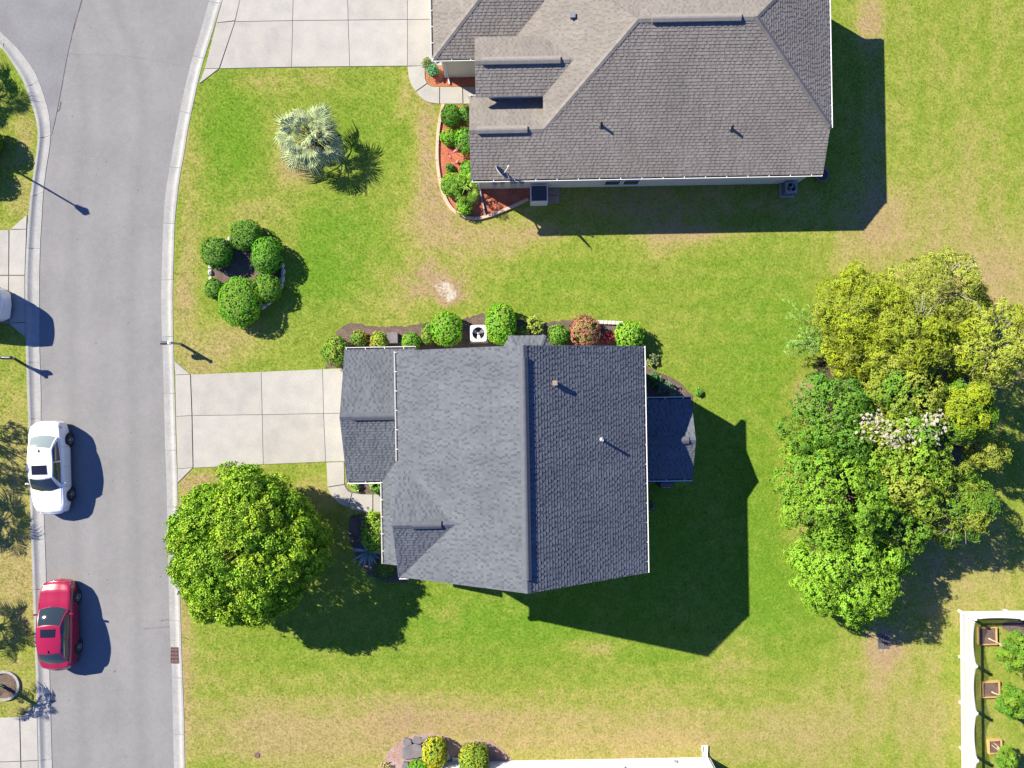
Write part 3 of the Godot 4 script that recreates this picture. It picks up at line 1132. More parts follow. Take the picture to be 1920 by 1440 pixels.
	if P.has("sunroof"):
		gl = MB.new()
		var zs: Array = P.sunroof
		lines = []
		for j in 5:
			var line := PackedVector3Array()
			for i in 7:
				var a := lerpf(-0.62, 0.62, i / 6.0)
				var z := lerpf(zs[0], zs[1], j / 4.0)
				var s: float = (z - c[1]) / (c[2] - c[1])
				line.append(Vector3(a * wr, lerpf(yr - 0.035, yr + sin(s * PI) * 0.04, 1 - a * a) + 0.012, z))
			lines.append(line)
		gl.grid(lines, true)
		put("sunroof", gl.mesh(), M.sunroof, o)
	# wheels
	var ws: Array = P.wheels
	var r: float = ws[2]
	var tyre := MB.new()
	var tip := Basis(Vector3.BACK, -PI / 2)
	tyre.lathe([Vector2(r * 0.62, -0.1), Vector2(r * 0.93, -0.1), Vector2(r, -0.07), Vector2(r, 0.07), Vector2(r * 0.93, 0.1), Vector2(r * 0.62, 0.1)], 24, Vector3.ZERO, tip)
	var tm := tyre.mesh()
	var rim := MB.new()
	rim.lathe([Vector2(r * 0.64, 0.06), Vector2(r * 0.66, 0.1), Vector2(r * 0.6, 0.1), Vector2(r * 0.58, 0.05)], 24, Vector3.ZERO, tip)
	for k in 5:
		rim.box(Vector3(0.085, 0, 0) + Basis(Vector3.RIGHT, TAU * k / 5) * Vector3(0, r * 0.32, 0), Vector3(0.03, r * 0.62, 0.065), Basis(Vector3.RIGHT, TAU * k / 5))
	rim.lathe([Vector2(0.001, 0.112), Vector2(0.06, 0.105), Vector2(0.065, 0.06)], 12, Vector3.ZERO, tip)
	var rm := rim.mesh()
	var arch := MB.new()
	arch.lathe([Vector2(0.001, 0.0), Vector2(r + 0.055, 0.0), Vector2(r + 0.06, -0.02)], 24, Vector3.ZERO, tip)
	var am := arch.mesh()
	for sd in [-1.0, 1.0]:
		for e in 2:
			var z: float = ws[e]
			var edge: float = wide.call(z / (L / 2))
			var turn_out := Basis(Vector3.UP, 0.0 if sd > 0 else PI)
			var wheel := put("wheel", tm, M.tyre, o, Vector3(sd * (edge - 0.075), r, z), turn_out)
			put("rim", rm, M.alloy, wheel)
			put("arch", am, M.tyre, wheel, Vector3(0.078, 0, 0))
	# lamps, mirrors, handles
	for sd in [-1.0, 1.0]:
		for e in 2:
			var nose := e == 1
			var t0 := 0.965 if nose else -0.965
			var lamp := MB.new()
			var pts := []
			for j in 5:
				var line := PackedVector3Array()
				for i in 7:
					var t := t0 - signf(t0) * 0.085 * (i / 6.0)
					var w: float = wide.call(t)
					var d := key(t, P.deck)
					var f := lerpf(0.72, 1.0, i / 6.0)
					line.append(Vector3(sd * (f * w + 0.01), lerpf(d - 0.20, d - 0.03 - 0.04 * f * f, j / 4.0), t * L * 0.5 + (0.012 if nose else -0.012) - 0.06 * signf(t0) * f * f + 0.03 * signf(t0) * (1 - j / 4.0)))
				pts.append(line)
			lamp.grid(pts, (sd > 0) == nose)
			put("headlight" if nose else "tail_light", lamp.mesh(), M.lamp_glass if nose else M.tail_glass, o)
		var mi := MB.new()
		mi.ball(Vector3(sd * (W + 0.06), P.get("mirror_y", 0.98), c[3] - 0.42), Vector3(0.12, 0.075, 0.055), 10, 6)
		mi.box(Vector3(sd * (W - 0.04), P.get("mirror_y", 0.98) - 0.03, c[3] - 0.41), Vector3(0.16, 0.03, 0.04))
		put("mirror", mi.mesh(), body, o)
		for z in P.handles:
			var hd := MB.new()
			hd.box(Vector3(sd * (W * 0.985 + 0.012), 0.76, z), Vector3(0.03, 0.03, 0.17))
			put("door_handle", hd.mesh(), P.get("handle", body), o)
	# shut lines of bonnet, boot and doors, and wipers
	for sd in [-1.0, 1.0]:
		var pts := []
		var rad := []
		for j in 8:
			var t := lerpf((c[3] - 0.25) / (L / 2), 0.93, j / 7.0)
			var f := lerpf(0.86, 0.76, j / 7.0)
			pts.append(Vector3(sd * f * wide.call(t), key(t, P.deck) - 0.002, t * L * 0.5 - 0.10 * f * f * pow(t, 6.0)))
			rad.append(0.006)
		var seam := MB.new()
		seam.tube(pts, rad, 4)
		for z in P.get("doors", [-1.1, -0.05, 1.0]):
			var w: float = wide.call(z / (L / 2))
			var dk := key(z / (L / 2), P.deck)
			seam.tube([Vector3(sd * w * 0.99, 0.36, z), Vector3(sd * (w + 0.001), 0.5, z), Vector3(sd * (w * 0.995 + 0.001), 0.62, z), Vector3(sd * (w * 0.985), 0.62 + (dk - 0.62) * 0.45, z), Vector3(sd * w * 0.955, dk - 0.055, z)], [0.005, 0.005, 0.005, 0.005, 0.005], 4)
		put("shut_line", seam.mesh(), M.tyre, o)
		var wiper := MB.new()
		var w0: Vector3 = screen.call(0.1 + 0.35 * sd, 0.03)
		var w1: Vector3 = screen.call(0.1 + 0.35 * sd - 0.55, 0.16)
		wiper.tube([w0 + Vector3(0, 0.02, 0.01), w1 + Vector3(0, 0.025, 0.02)], [0.009, 0.007], 4)
		put("wiper", wiper.mesh(), M.tyre, o)
	if P.has("antenna"):
		var an := MB.new()
		an.box(Vector3(0, yr + 0.03, c[1] + 0.12), Vector3(0.03, 0.06, 0.12), Basis(Vector3.RIGHT, 0.3))
		put("antenna", an.mesh(), M.tyre, roof)
	return o

# ---------------------------------------------------------------- small things

var no_grass := []

func slab_mesh(p: PackedVector2Array, y0: float, y1: float, bevel := 0.0) -> ArrayMesh:
	var mb := MB.new()
	mb.slab(p, y0, y1, bevel)
	return mb.mesh()

func shrunk(p: PackedVector2Array, by: float) -> PackedVector2Array:
	var q := Geometry2D.offset_polygon(p, -by)
	return q[0] if q.size() else p

# concrete slabs with open joints over a dark bed
func slabs(called: String, label: String, pieces: Array, bed: PackedVector2Array, top := 0.03) -> void:
	var root := structure(called, label, slab_mesh(bed, -0.06, 0.004), M.joint)
	no_grass.append(bed)
	var k := 0
	for p in pieces:
		var q := shrunk(poly(p) if p is Array else p, 0.011)
		put("slab", slab_mesh(q, -0.05, top, 0.006), M.concrete[k % 3], root)
		k += 1

func kerb(called: String, label: String, back: PackedVector2Array, front: PackedVector2Array, length := 3.05) -> void:
	# back and front run in step; cut into segments with open joints. The face rises from the gutter pan to the back.
	var root := Node3D.new()
	root.name = called
	add_child(root)
	tag(root, label, "", "", "structure")
	var n := back.size()
	var dist := PackedFloat32Array([0.0])
	for k in range(1, n):
		dist.append(dist[k - 1] + front[k].distance_to(front[k - 1]))
	var at := func(line: PackedVector2Array, d: float) -> Vector2:
		for k in range(1, n):
			if d <= dist[k]:
				return line[k - 1].lerp(line[k], (d - dist[k - 1]) / maxf(dist[k] - dist[k - 1], 1e-6))
		return line[n - 1]
	# share of the way from the road edge to the back, height
	var prof := [[0.0, -0.16], [0.0, -0.057], [0.42, -0.0635], [0.52, -0.059], [0.62, -0.042], [0.71, -0.018], [0.78, 0.004], [0.84, 0.014], [0.985, 0.016], [1.0, 0.008], [1.0, -0.1]]
	var d := 0.0
	var i := 0
	while d < dist[n - 1]:
		var e := minf(d + length, dist[n - 1])
		var mb := MB.new()
		var lines := []
		var steps := 6
		for j in steps + 1:
			var s := lerpf(d + 0.007, e - 0.007, float(j) / steps)
			var p: Vector2 = at.call(front, s)
			var q: Vector2 = at.call(back, s)
			var line := PackedVector3Array()
			for f in prof:
				var x := p.lerp(q, f[0])
				line.append(Vector3(x.x, f[1], x.y))
			lines.append(line)
		for j in steps:
			for k in prof.size() - 1:
				mb.quad(lines[j][k], lines[j][k + 1], lines[j + 1][k + 1], lines[j + 1][k])
		for j in [0, steps]:
			for k in range(1, prof.size() - 2):
				mb.tri(lines[j][0], lines[j][k], lines[j][k + 1])
		put("kerb_segment", mb.mesh(), M.kerb[i % 3], root)
		i += 1
		d = e

func stone(called: String, label: String, at: Vector3, size: Vector3, turn: float, s: int, m: Material, group: String, category := "stone") -> void:
	var q := RandomNumberGenerator.new()
	q.seed = s
	var mb := MB.new()
	var rows := []
	for j in 6:
		var line := PackedVector3Array()
		var t := lerpf(-0.7, PI / 2, j / 5.0)
		for i in 9:
			var f := TAU * i / 9.0
			var d := Vector3(signf(cos(f)) * pow(absf(cos(f)), 0.7), 0, signf(sin(f)) * pow(absf(sin(f)), 0.7))
			var k := q.randf_range(0.88, 1.1) if j < 5 else 1.0
			line.append(Vector3(d.x * size.x * pow(maxf(cos(t), 0.0), 0.6) * k, sin(t) * size.y * q.randf_range(0.92, 1.05), d.z * size.z * pow(maxf(cos(t), 0.0), 0.6) * k))
		rows.append(line)
	mb.grid(rows, true, true)
	var o := put(called, mb.mesh(), m, self, at, Basis(Vector3.UP, turn))
	tag(o, label, category, group)

func mailbox(label: String, base: Vector3, toward: float) -> void:
	var o := thing("mailbox", label, "mailbox", base, 0, "mailboxes at the kerb")
	var mb := MB.new()
	mb.box(Vector3(0, 0.62, 0), Vector3(0.11, 1.24, 0.11))
	put("post", mb.mesh(), M.grey_paint, o)
	mb = MB.new()
	mb.box(Vector3(0, 1.255, 0), Vector3(0.16, 0.03, 0.16))
	mb.lathe([Vector2(0.075, 1.27), Vector2(0.05, 1.30), Vector2(0.001, 1.32)], 4, Vector3.ZERO, Basis(Vector3.UP, PI / 4))
	put("post_cap", mb.mesh(), M.white, o)
	mb = MB.new()
	mb.box(Vector3(toward * 0.26, 0.86, 0), Vector3(0.5, 0.05, 0.09))
	mb.box(Vector3(toward * 0.17, 0.70, 0), Vector3(0.36, 0.045, 0.045), Basis(Vector3.BACK, toward * 0.8))
	put("arm", mb.mesh(), M.grey_paint, o)
	# box with a round top
	mb = MB.new()
	var rows := []
	for e in [0.085, 0.09, 0.56, 0.565]:
		var line := PackedVector3Array()
		var k: float = 0.9 if e == 0.085 or e == 0.565 else 1.0
		for i in 15:
			var t := PI * i / 14.0
			line.append(Vector3(toward * e, 1.0 + sin(t) * 0.09 * k, cos(t) * 0.09 * k))
		line.append(Vector3(toward * e, 0.885, -0.09 * k))
		line.append(Vector3(toward * e, 0.885, 0.09 * k))
		rows.append(line)
	mb.grid(rows, toward < 0, true)
	for e in [0, 3]:
		for i in 15:
			mb.tri(Vector3(rows[e][0].x, 0.95, 0), rows[e][i], rows[e][i + 1])
	var bx := put("box", mb.mesh(), M.black_paint, o)
	mb = MB.new()
	mb.box(Vector3(toward * 0.4, 1.0, 0.105), Vector3(0.16, 0.05, 0.012))
	put("flag", mb.mesh(), M.tail_glass, bx)

func ac_unit(label: String, at: Vector3, size: float, h: float, turn: float, m: Material, blades := true) -> void:
	var o := thing("air_conditioner", label, "air conditioner", at, turn)
	var mb := MB.new()
	mb.box(Vector3(0, 0.04, 0), Vector3(size + 0.14, 0.08, size + 0.14))
	put("pad", mb.mesh(), M.concrete[0], o)
	mb = MB.new()
	var s := size * 0.5
	for k in 4:
		var b := Basis(Vector3.UP, PI / 2 * k)
		mb.quad(b * Vector3(-s, 0.08, s), b * Vector3(s, 0.08, s), b * Vector3(s, h, s), b * Vector3(-s, h, s))
		for i in 9:
			var y := 0.16 + (h - 0.28) * i / 8.0
			mb.box(b * Vector3(0, y, s + 0.008), (b * Vector3(size * 0.9, 0.02, 0.02)).abs())
	put("cabinet", mb.mesh(), m, o)
	# top plate with a round opening
	mb = MB.new()
	var hole := size * 0.39
	for i in 40:
		var t0 := TAU * i / 40
		var t1 := TAU * (i + 1) / 40
		var e0 := Vector3(cos(t0), 0, sin(t0))
		var e1 := Vector3(cos(t1), 0, sin(t1))
		var o0 := Vector3(pow(absf(e0.x), 0.28) * signf(e0.x), 0, pow(absf(e0.z), 0.28) * signf(e0.z)) * (s + 0.02)
		var o1 := Vector3(pow(absf(e1.x), 0.28) * signf(e1.x), 0, pow(absf(e1.z), 0.28) * signf(e1.z)) * (s + 0.02)
		var up := Vector3(0, h + 0.02, 0)
		mb.quad(e0 * hole + up, o0 + up, o1 + up, e1 * hole + up)
		mb.quad(o0 + up, o0 + up * 0.96, o1 + up * 0.96, o1 + up)
		mb.quad(e0 * hole + up, e1 * hole + up, e1 * hole + up * 0.75, e0 * hole + up * 0.75)
	put("top_plate", mb.mesh(), M.white if blades else m, o)
	mb = MB.new()
	mb.lathe([Vector2(0.001, h * 0.72), Vector2(hole, h * 0.72)], 24)
	put("well", mb.mesh(), M.tyre, o)
	for k in 3:
		var f := MB.new()
		var b := Basis(Vector3.UP, TAU * k / 3 + 0.5) * Basis(Vector3.RIGHT, 0.35)
		f.quad(b * Vector3(0.05, 0, -0.05), b * Vector3(hole * 0.9, 0, -0.13), b * Vector3(hole * 0.92, 0, 0.10), b * Vector3(0.05, 0, 0.05))
		put("fan_blade", f.mesh(), M.alloy, o, Vector3(0, h * 0.84, 0))
	mb = MB.new()
	mb.lathe([Vector2(0.07, h * 0.76), Vector2(0.07, h * 0.9), Vector2(0.001, h * 0.92)], 12)
	put("motor", mb.mesh(), M.alloy, o)
	for k in 5:
		var f := MB.new()
		var rr := hole * (k + 1) / 5.0
		var pts := []
		var rad := []
		for i in 25:
			pts.append(Vector3(cos(TAU * i / 24) * rr, h + 0.025, sin(TAU * i / 24) * rr))
			rad.append(0.003)
		f.tube(pts, rad, 3)
		put("guard_ring", f.mesh(), M.tyre, o)

func grate(called: String, label: String, at: Vector3, turn: float, w: float, l: float, bars: int, m: Material, cross_bars := 1) -> void:
	var o := thing(called, label, "drain", at, turn)
	var mb := MB.new()
	for sd in [-1.0, 1.0]:
		mb.box(Vector3(sd * (w / 2 + 0.02), 0, 0), Vector3(0.04, 0.05, l + 0.08))
		mb.box(Vector3(0, 0, sd * (l / 2 + 0.02)), Vector3(w, 0.05, 0.04))
	put("frame", mb.mesh(), m, o)
	mb = MB.new()
	mb.box(Vector3(0, -0.022, 0), Vector3(w, 0.004, l))
	put("pit", mb.mesh(), M.tyre, o)
	var bar := MB.new()
	bar.box(Vector3.ZERO, Vector3(w, 0.035, l / bars * 0.45))
	var bm := bar.mesh()
	for k in bars:
		put("bar", bm, m, o, Vector3(0, 0.004, -l / 2 + l * (k + 0.5) / bars))
	bar = MB.new()
	bar.box(Vector3.ZERO, Vector3(0.04, 0.037, l))
	bm = bar.mesh()
	for k in cross_bars:
		put("cross_bar", bm, m, o, Vector3(-w / 2 + w * (k + 1.0) / (cross_bars + 1), 0.008, 0))

# ---------------------------------------------------------------- scene

func rough(p: PackedVector2Array, amp: float, s: int) -> PackedVector2Array:
	var q := RandomNumberGenerator.new()
	q.seed = s
	var out := PackedVector2Array()
	for k in p.size():
		var a := p[k]
		var b := p[(k + 1) % p.size()]
		var n := maxi(1, int(a.distance_to(b) / 0.16))
		for i in n:
			out.append(a.lerp(b, float(i) / n) + Vector2(q.randf_range(-amp, amp), q.randf_range(-amp, amp)))
	return out

func _ready() -> void:
	# camera, sky, sun, exposure
	var cam := Camera3D.new()
	cam.name = "camera"
	add_child(cam)
	cam.position = Vector3(0, EYE, 0)
	cam.rotation = Vector3(-PI / 2, 0, 0)
	cam.fov = 58.69
	cam.near = 0.1
	cam.far = 900.0
	cam.current = true
	var sun := DirectionalLight3D.new()
	sun.name = "sun"
	add_child(sun)
	sun.look_at_from_position(Vector3.ZERO, Vector3(1.27, -1.0, 0.745), Vector3.UP)
	sun.light_energy = 1.6
	sun.light_color = Color(1.0, 0.965, 0.90)
	sun.light_angular_distance = 0.5
	sun.shadow_enabled = true
	var sky_mat := ProceduralSkyMaterial.new()
	sky_mat.sky_top_color = Color(0.22, 0.35, 0.62)
	sky_mat.sky_horizon_color = Color(0.45, 0.56, 0.74)
	sky_mat.sky_curve = 0.12
	sky_mat.ground_bottom_color = Color(0.2, 0.22, 0.16)
	sky_mat.ground_horizon_color = Color(0.45, 0.5, 0.5)
	sky_mat.sun_angle_max = 8.0
	var sky := Sky.new()
	sky.sky_material = sky_mat
	var env := Environment.new()
	env.background_mode = Environment.BG_SKY
	env.sky = sky
	env.background_energy_multiplier = 0.78
	env.tonemap_mode = Environment.TONE_MAPPER_LINEAR
	env.tonemap_exposure = 2.6
	env.sdfgi_enabled = true
	env.ssao_enabled = true
	env.ssil_enabled = true
	var we := WorldEnvironment.new()
	we.name = "environment"
	we.environment = env
	add_child(we)

	LUT.resize(1024)
	for k in 1024:
		LUT[k] = clampi(int(Color(k / 1023.0, 0, 0).linear_to_srgb().r * 255.0 + 0.5), 0, 255)
	materials()
	ground()
	blue_house()
	tan_house()
	white_house()
	fence()
	cars()
	street_things()
	yard_things()
	plants()
	trees()
	grass()
	print("leaf faces ", leaf_faces)

func materials() -> void:
	M.bark = tiled(grain_tex(Color(0.13, 0.095, 0.07), 128, 0.2, 0.35, 0.3, 51), 0.8)
	M.grey_twig = tiled(grain_tex(Color(0.30, 0.275, 0.25), 128, 0.2, 0.3, 0.2, 50), 0.6)
	M.gravel = tiled(grain_tex(Color(0.30, 0.19, 0.155), 256, 0.2, 0.3, 0.4, 49, Color(0.9, 1.05, 1.1)), 1.8)
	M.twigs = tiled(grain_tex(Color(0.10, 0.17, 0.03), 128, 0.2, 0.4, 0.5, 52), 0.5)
	M.leaf = leafy(Color(0.46, 0.54, 0.16))
	M.blade = leafy(Color(0.5, 0.6, 0.25))
	M.blade.roughness = 0.8
	M.blade.metallic_specular = 0.2
	M.frond = tinted(0.5)
	M.frond.cull_mode = BaseMaterial3D.CULL_DISABLED
	M.shingle = tinted(0.95)
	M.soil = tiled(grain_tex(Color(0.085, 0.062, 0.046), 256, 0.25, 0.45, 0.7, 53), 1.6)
	M.mulch = tiled(grain_tex(Color(0.115, 0.083, 0.066), 256, 0.25, 0.5, 0.8, 54), 1.5)
	M.red_mulch = tiled(grain_tex(Color(0.34, 0.105, 0.055), 256, 0.15, 0.35, 0.6, 55, Color(1.0, 1.15, 1.3)), 1.7)
	M.joint = paint(Color(0.10, 0.096, 0.086), 1.0)
	M.concrete = []
	M.kerb = []
	var ct := [grain_tex(Color(0.326, 0.315, 0.287), 512, 0.09, 0.06, 0.06, 60, Color(0.99, 0.98, 0.95), 0.006, 0.05), grain_tex(Color(0.312, 0.300, 0.272), 512, 0.10, 0.06, 0.06, 61, Color(1.0, 0.99, 0.96), 0.006, 0.05), grain_tex(Color(0.332, 0.320, 0.292), 512, 0.09, 0.06, 0.06, 62, Color(0.99, 0.98, 0.96), 0.006, 0.05)]
	for k in 3:
		M.concrete.append(tiled(ct[k], 4.3, 0.92))
	var kt := [grain_tex(Color(0.29, 0.287, 0.27), 256, 0.10, 0.12, 0.10, 63), grain_tex(Color(0.27, 0.268, 0.255), 256, 0.10, 0.12, 0.10, 64)]
	for k in 3:
		M.kerb.append(tiled(kt[k % 2], 2.3 + k * 0.6, 0.92))
	M.edging = tiled(grain_tex(Color(0.50, 0.34, 0.25), 256, 0.10, 0.10, 0.10, 65), 1.8)
	M.paver = tiled(grain_tex(Color(0.25, 0.19, 0.15), 128, 0.12, 0.15, 0.15, 66), 0.9)
	M.stone = tiled(grain_tex(Color(0.46, 0.44, 0.40), 256, 0.18, 0.2, 0.12, 67), 0.7)
	M.slate = tiled(grain_tex(Color(0.155, 0.14, 0.148), 256, 0.2, 0.2, 0.12, 68), 1.1)
	M.white = paint(Color(0.60, 0.60, 0.58), 0.55)
	M.cream = tiled(grain_tex(Color(0.58, 0.54, 0.44), 128, 0.03, 0.03, 0.03, 69), 2.0, 0.7)
	M.white_wall = tiled(grain_tex(Color(0.66, 0.66, 0.65), 128, 0.03, 0.03, 0.02, 70), 2.0, 0.7)
	M.grey_wall = tiled(grain_tex(Color(0.42, 0.44, 0.46), 128, 0.03, 0.03, 0.03, 71), 2.0, 0.7)
	M.blue_vent = tiled(grain_tex(Color(0.088, 0.095, 0.108), 128, 0.12, 0.12, 0.2, 72), 0.6)
	M.tan_vent = tiled(grain_tex(Color(0.20, 0.188, 0.17), 128, 0.12, 0.15, 0.2, 73), 0.6)
	M.grey_paint = paint(Color(0.30, 0.31, 0.31), 0.6)
	M.black_paint = paint(Color(0.05, 0.055, 0.065), 0.35)
	M.tyre = paint(Color(0.018, 0.018, 0.02), 0.85)
	M.alloy = paint(Color(0.42, 0.42, 0.43), 0.35, 0.8)
	M.metal = paint(Color(0.25, 0.25, 0.26), 0.5, 0.5)
	M.iron = paint(Color(0.11, 0.10, 0.105), 0.7)
	M.rust = paint(Color(0.13, 0.075, 0.07), 0.8)
	M.tail_glass = paint(Color(0.35, 0.012, 0.03), 0.2)
	M.lamp_glass = paint(Color(0.55, 0.57, 0.58), 0.12, 0.3)
	M.glass = paint(Color(0.03, 0.04, 0.05), 0.05)
	M.glass.metallic_specular = 0.8
	M.car_glass = paint(Color(0.022, 0.032, 0.034), 0.04)
	M.car_glass.metallic_specular = 0.9
	M.pale_glass = paint(Color(0.20, 0.24, 0.23), 0.06)
	M.pale_glass.metallic_specular = 0.9
	M.sunroof = paint(Color(0.012, 0.013, 0.022), 0.08)
	M.wood = tiled(grain_tex(Color(0.46, 0.28, 0.12), 128, 0.15, 0.2, 0.1, 74), 0.8)
	M.pink = paint(Color(0.55, 0.12, 0.13), 0.5)
	M.navy = paint(Color(0.03, 0.036, 0.06), 0.5)
	M.car_white = paint(Color(0.72, 0.72, 0.73), 0.25)
	M.car_white.clearcoat_enabled = true
	M.car_white.clearcoat_roughness = 0.08
	M.car_red = paint(Color(0.27, 0.005, 0.032), 0.28)
	M.car_red.clearcoat_enabled = true
	M.car_red.clearcoat_roughness = 0.06
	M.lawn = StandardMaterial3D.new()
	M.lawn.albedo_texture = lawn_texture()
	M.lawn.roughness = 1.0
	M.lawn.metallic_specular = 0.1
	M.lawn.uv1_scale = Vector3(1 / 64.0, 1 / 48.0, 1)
	M.lawn.uv1_offset = Vector3(0.5, 0.5, 0)
	M.road = StandardMaterial3D.new()
	M.road.albedo_texture = road_texture()
	M.road.roughness = 0.95
	M.road.metallic_specular = 0.25
	M.road.uv1_scale = Vector3(1 / 20.0, 1 / 44.0, 1)
	M.road.uv1_offset = Vector3(34.0 / 20.0, 0.5, 0)
	M.side_road = tiled(grain_tex(Color(0.170, 0.170, 0.174), 512, 0.10, 0.07, 0.16, 75, Color(1, 1, 1), 0.006, 0.05), 6.0, 0.95)

func ground() -> void:
	var lb := pairs([-700, -110, -420, -60, -200, -12, -60, 44, 0, 88, 22, 117, 42, 150, 57, 190, 67, 222, 71, 256, 66, 300, 60, 345, 56, 375, 52, 420, 50, 450, 47, 517, 47, 580, 48, 640, 51, 740, 53, 790, 57, 980, 60, 1060, 64, 1177, 67, 1260, 68, 1300, 72, 1440, 80, 1700, 90, 2200])
	var lf := pairs([-700, -142, -420, -92, -200, -46, -52, 14, 0, 60, 33, 92, 63, 133, 80, 177, 90, 213, 93, 250, 90, 283, 84, 320, 79, 367, 76, 420, 74, 450, 72, 517, 72, 580, 72, 640, 75, 740, 75, 790, 81, 980, 84, 1060, 87, 1177, 91, 1260, 92, 1300, 96, 1440, 104, 1700, 114, 2200])
	var rb := pairs([640, -700, 520, -300, 450, -90, 417, 0, 400, 57, 382, 113, 370, 160, 360, 207, 353, 240, 345, 290, 337, 333, 333, 367, 328, 417, 326, 480, 324, 563, 326, 673, 328, 740, 330, 823, 333, 907, 334, 1007, 338, 1132, 340, 1200, 342, 1260, 345, 1340, 347, 1440, 355, 1700, 365, 2200])
	var rf := pairs([616, -712, 496, -310, 426, -98, 393, -6, 377, 50, 360, 106, 348, 153, 338, 200, 331, 235, 322, 286, 314, 330, 309, 364, 305, 415, 303, 480, 301, 563, 304, 673, 306, 740, 308, 823, 311, 907, 313, 1007, 316, 1132, 318, 1200, 321, 1260, 323, 1340, 325, 1440, 333, 1700, 343, 2200])
	var left_back := smooth_line(lb, 5)
	var left_front := smooth_line(lf, 5)
	var right_back := smooth_line(rb, 5)
	var right_front := smooth_line(rf, 5)
	var p := PackedVector2Array([Vector2(right_back[0].x + 60, -320)])
	p.append_array(right_back)
	p.append_array([Vector2(right_back[-1].x, 320), Vector2(320, 320), Vector2(320, -320)])
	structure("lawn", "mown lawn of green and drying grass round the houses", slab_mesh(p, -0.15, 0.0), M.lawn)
	p = PackedVector2Array([Vector2(-320, left_back[0].y - 20)])
	p.append_array(left_back)
	p.append_array([Vector2(left_back[-1].x, 320), Vector2(-320, 320)])
	structure("lawn", "strip of lawn beyond the parked cars across the street", slab_mesh(p, -0.15, 0.0), M.lawn)
	structure("lawn", "lawn on the far side of the side street", slab_mesh(PackedVector2Array([Vector2(-320, -31), Vector2(-24.5, -31), Vector2(-22.3, -32.4), Vector2(-20.8, -36), Vector2(-9, -70), Vector2(60, -320), Vector2(-320, -320)]), -0.15, 0.0), M.lawn)
	var mb := MB.new()
	mb.quad(Vector3(-320, -0.073, -320), Vector3(-320, -0.073, 320), Vector3(40, -0.073, 320), Vector3(40, -0.073, -320))
	structure("road", "pale worn asphalt street", mb.mesh(), M.road)
	# newer asphalt of the side street, beyond a straight seam
	structure("side_street", "slightly darker asphalt of the side street past the seam", slab_mesh(poly([152, -2, 150, 0, 138, 44, 124, 105, 113, 165, 104, 212, 96, 250, 70, 260, -400, 160, -1200, 100, -1200, -600, 320, -600]), -0.076, -0.0675), M.side_road)
	mb = MB.new()
	var seam := smooth_line(pairs([330, -640, 152, -2, 138, 44, 124, 105, 113, 165, 104, 212, 95, 252]), 14)
	var q := RandomNumberGenerator.new()
	q.seed = 3
	for k in seam.size() - 1:
		var d := (seam[k + 1] - seam[k]).normalized().orthogonal() * q.randf_range(0.006, 0.02)
		mb.quad(Vector3(seam[k].x - d.x, -0.0635, seam[k].y - d.y), Vector3(seam[k + 1].x - d.x, -0.0635, seam[k + 1].y - d.y), Vector3(seam[k + 1].x + d.x, -0.0635, seam[k + 1].y + d.y), Vector3(seam[k].x + d.x, -0.0635, seam[k].y + d.y))
	structure("road_seam", "tar seam between the street and the side street", mb.mesh(), M.joint)
	kerb("kerb_right", "concrete kerb and gutter in front of the two driveways", right_back, right_front)
	kerb("kerb_left", "concrete kerb and gutter beside the parked cars", left_back, left_front)
	# driveway of the blue-grey house, cut into slabs
	slabs("driveway", "pale concrete driveway to the garage of the dark roofed house", [
		[329, 703, 357, 702, 360, 779, 330, 781], [330, 781, 360, 779, 362, 877, 333, 879], [327, 676, 357, 702, 329, 703], [333, 879, 362, 877, 333, 906],
		[358, 702, 490, 697, 492, 777.5, 361, 779.5], [361, 779.5, 492, 777.5, 494, 871, 363, 877.5], [490, 697, 605, 692, 607, 775.5, 492, 777.5], [492, 777.5, 607, 775.5, 611, 866, 494, 871],
		[605, 692, 672, 690, 674, 774.5, 607, 775.5], [607, 775.5, 674, 774.5, 676, 865, 611, 866]],
		poly([330, 678, 358, 703, 670, 691, 674, 864, 363, 876, 335, 903]))
	slabs("path", "curved concrete path from the driveway to the dark roofed house", [
		smooth_walk([612, 867, 613, 890, 614, 913], [645, 866, 646, 888, 646, 908]), smooth_walk([614, 914, 622, 930, 636, 944, 653, 951], [646, 909, 649, 915, 654, 921, 660, 924]),
		smooth_walk([654, 951, 668, 957, 684, 960, 699, 960], [661, 924, 674, 926, 688, 927, 699, 927]), smooth_walk([700, 960, 760, 961], [700, 927, 760, 926])],
		poly([614, 868, 643, 868, 645, 900, 650, 914, 660, 922, 690, 926, 758, 925, 758, 959, 690, 958, 655, 950, 625, 930, 615, 910]))
	# driveway of the brown roofed house
	slabs("driveway", "wide pale concrete driveway beside the brown roofed house", [
		[418, -3, 451, -3, 441, 39, 406, 43], [406, 43, 441, 40, 411, 129, 384, 129], [384, 129, 411, 129, 373, 158],
		[451, -4, 550, -4, 549, 39, 441, 41], [441, 41, 549, 39, 547, 126, 412, 129], [550, -4, 652, -4, 653, 38, 549, 39], [549, 39, 653, 38, 656, 125, 547, 126], [652, -4, 764, -4, 764, 37, 653, 38], [653, 38, 764, 37, 764, 124, 656, 125],
		[764, -4, 850, -4, 850, 36, 764, 37], [764, 37, 850, 36, 850, 123, 764, 124],
		[451, -4, 480, -110, 550, -110, 550, -4], [550, -110, 652, -110, 652, -4, 550, -4], [652, -110, 850, -110, 850, -4, 652, -4], [420, -4, 451, -4, 480, -110, 462, -110]],
		poly([420, -6, 387, 127, 376, 154, 410, 129, 848, 122, 848, -108, 463, -108]))
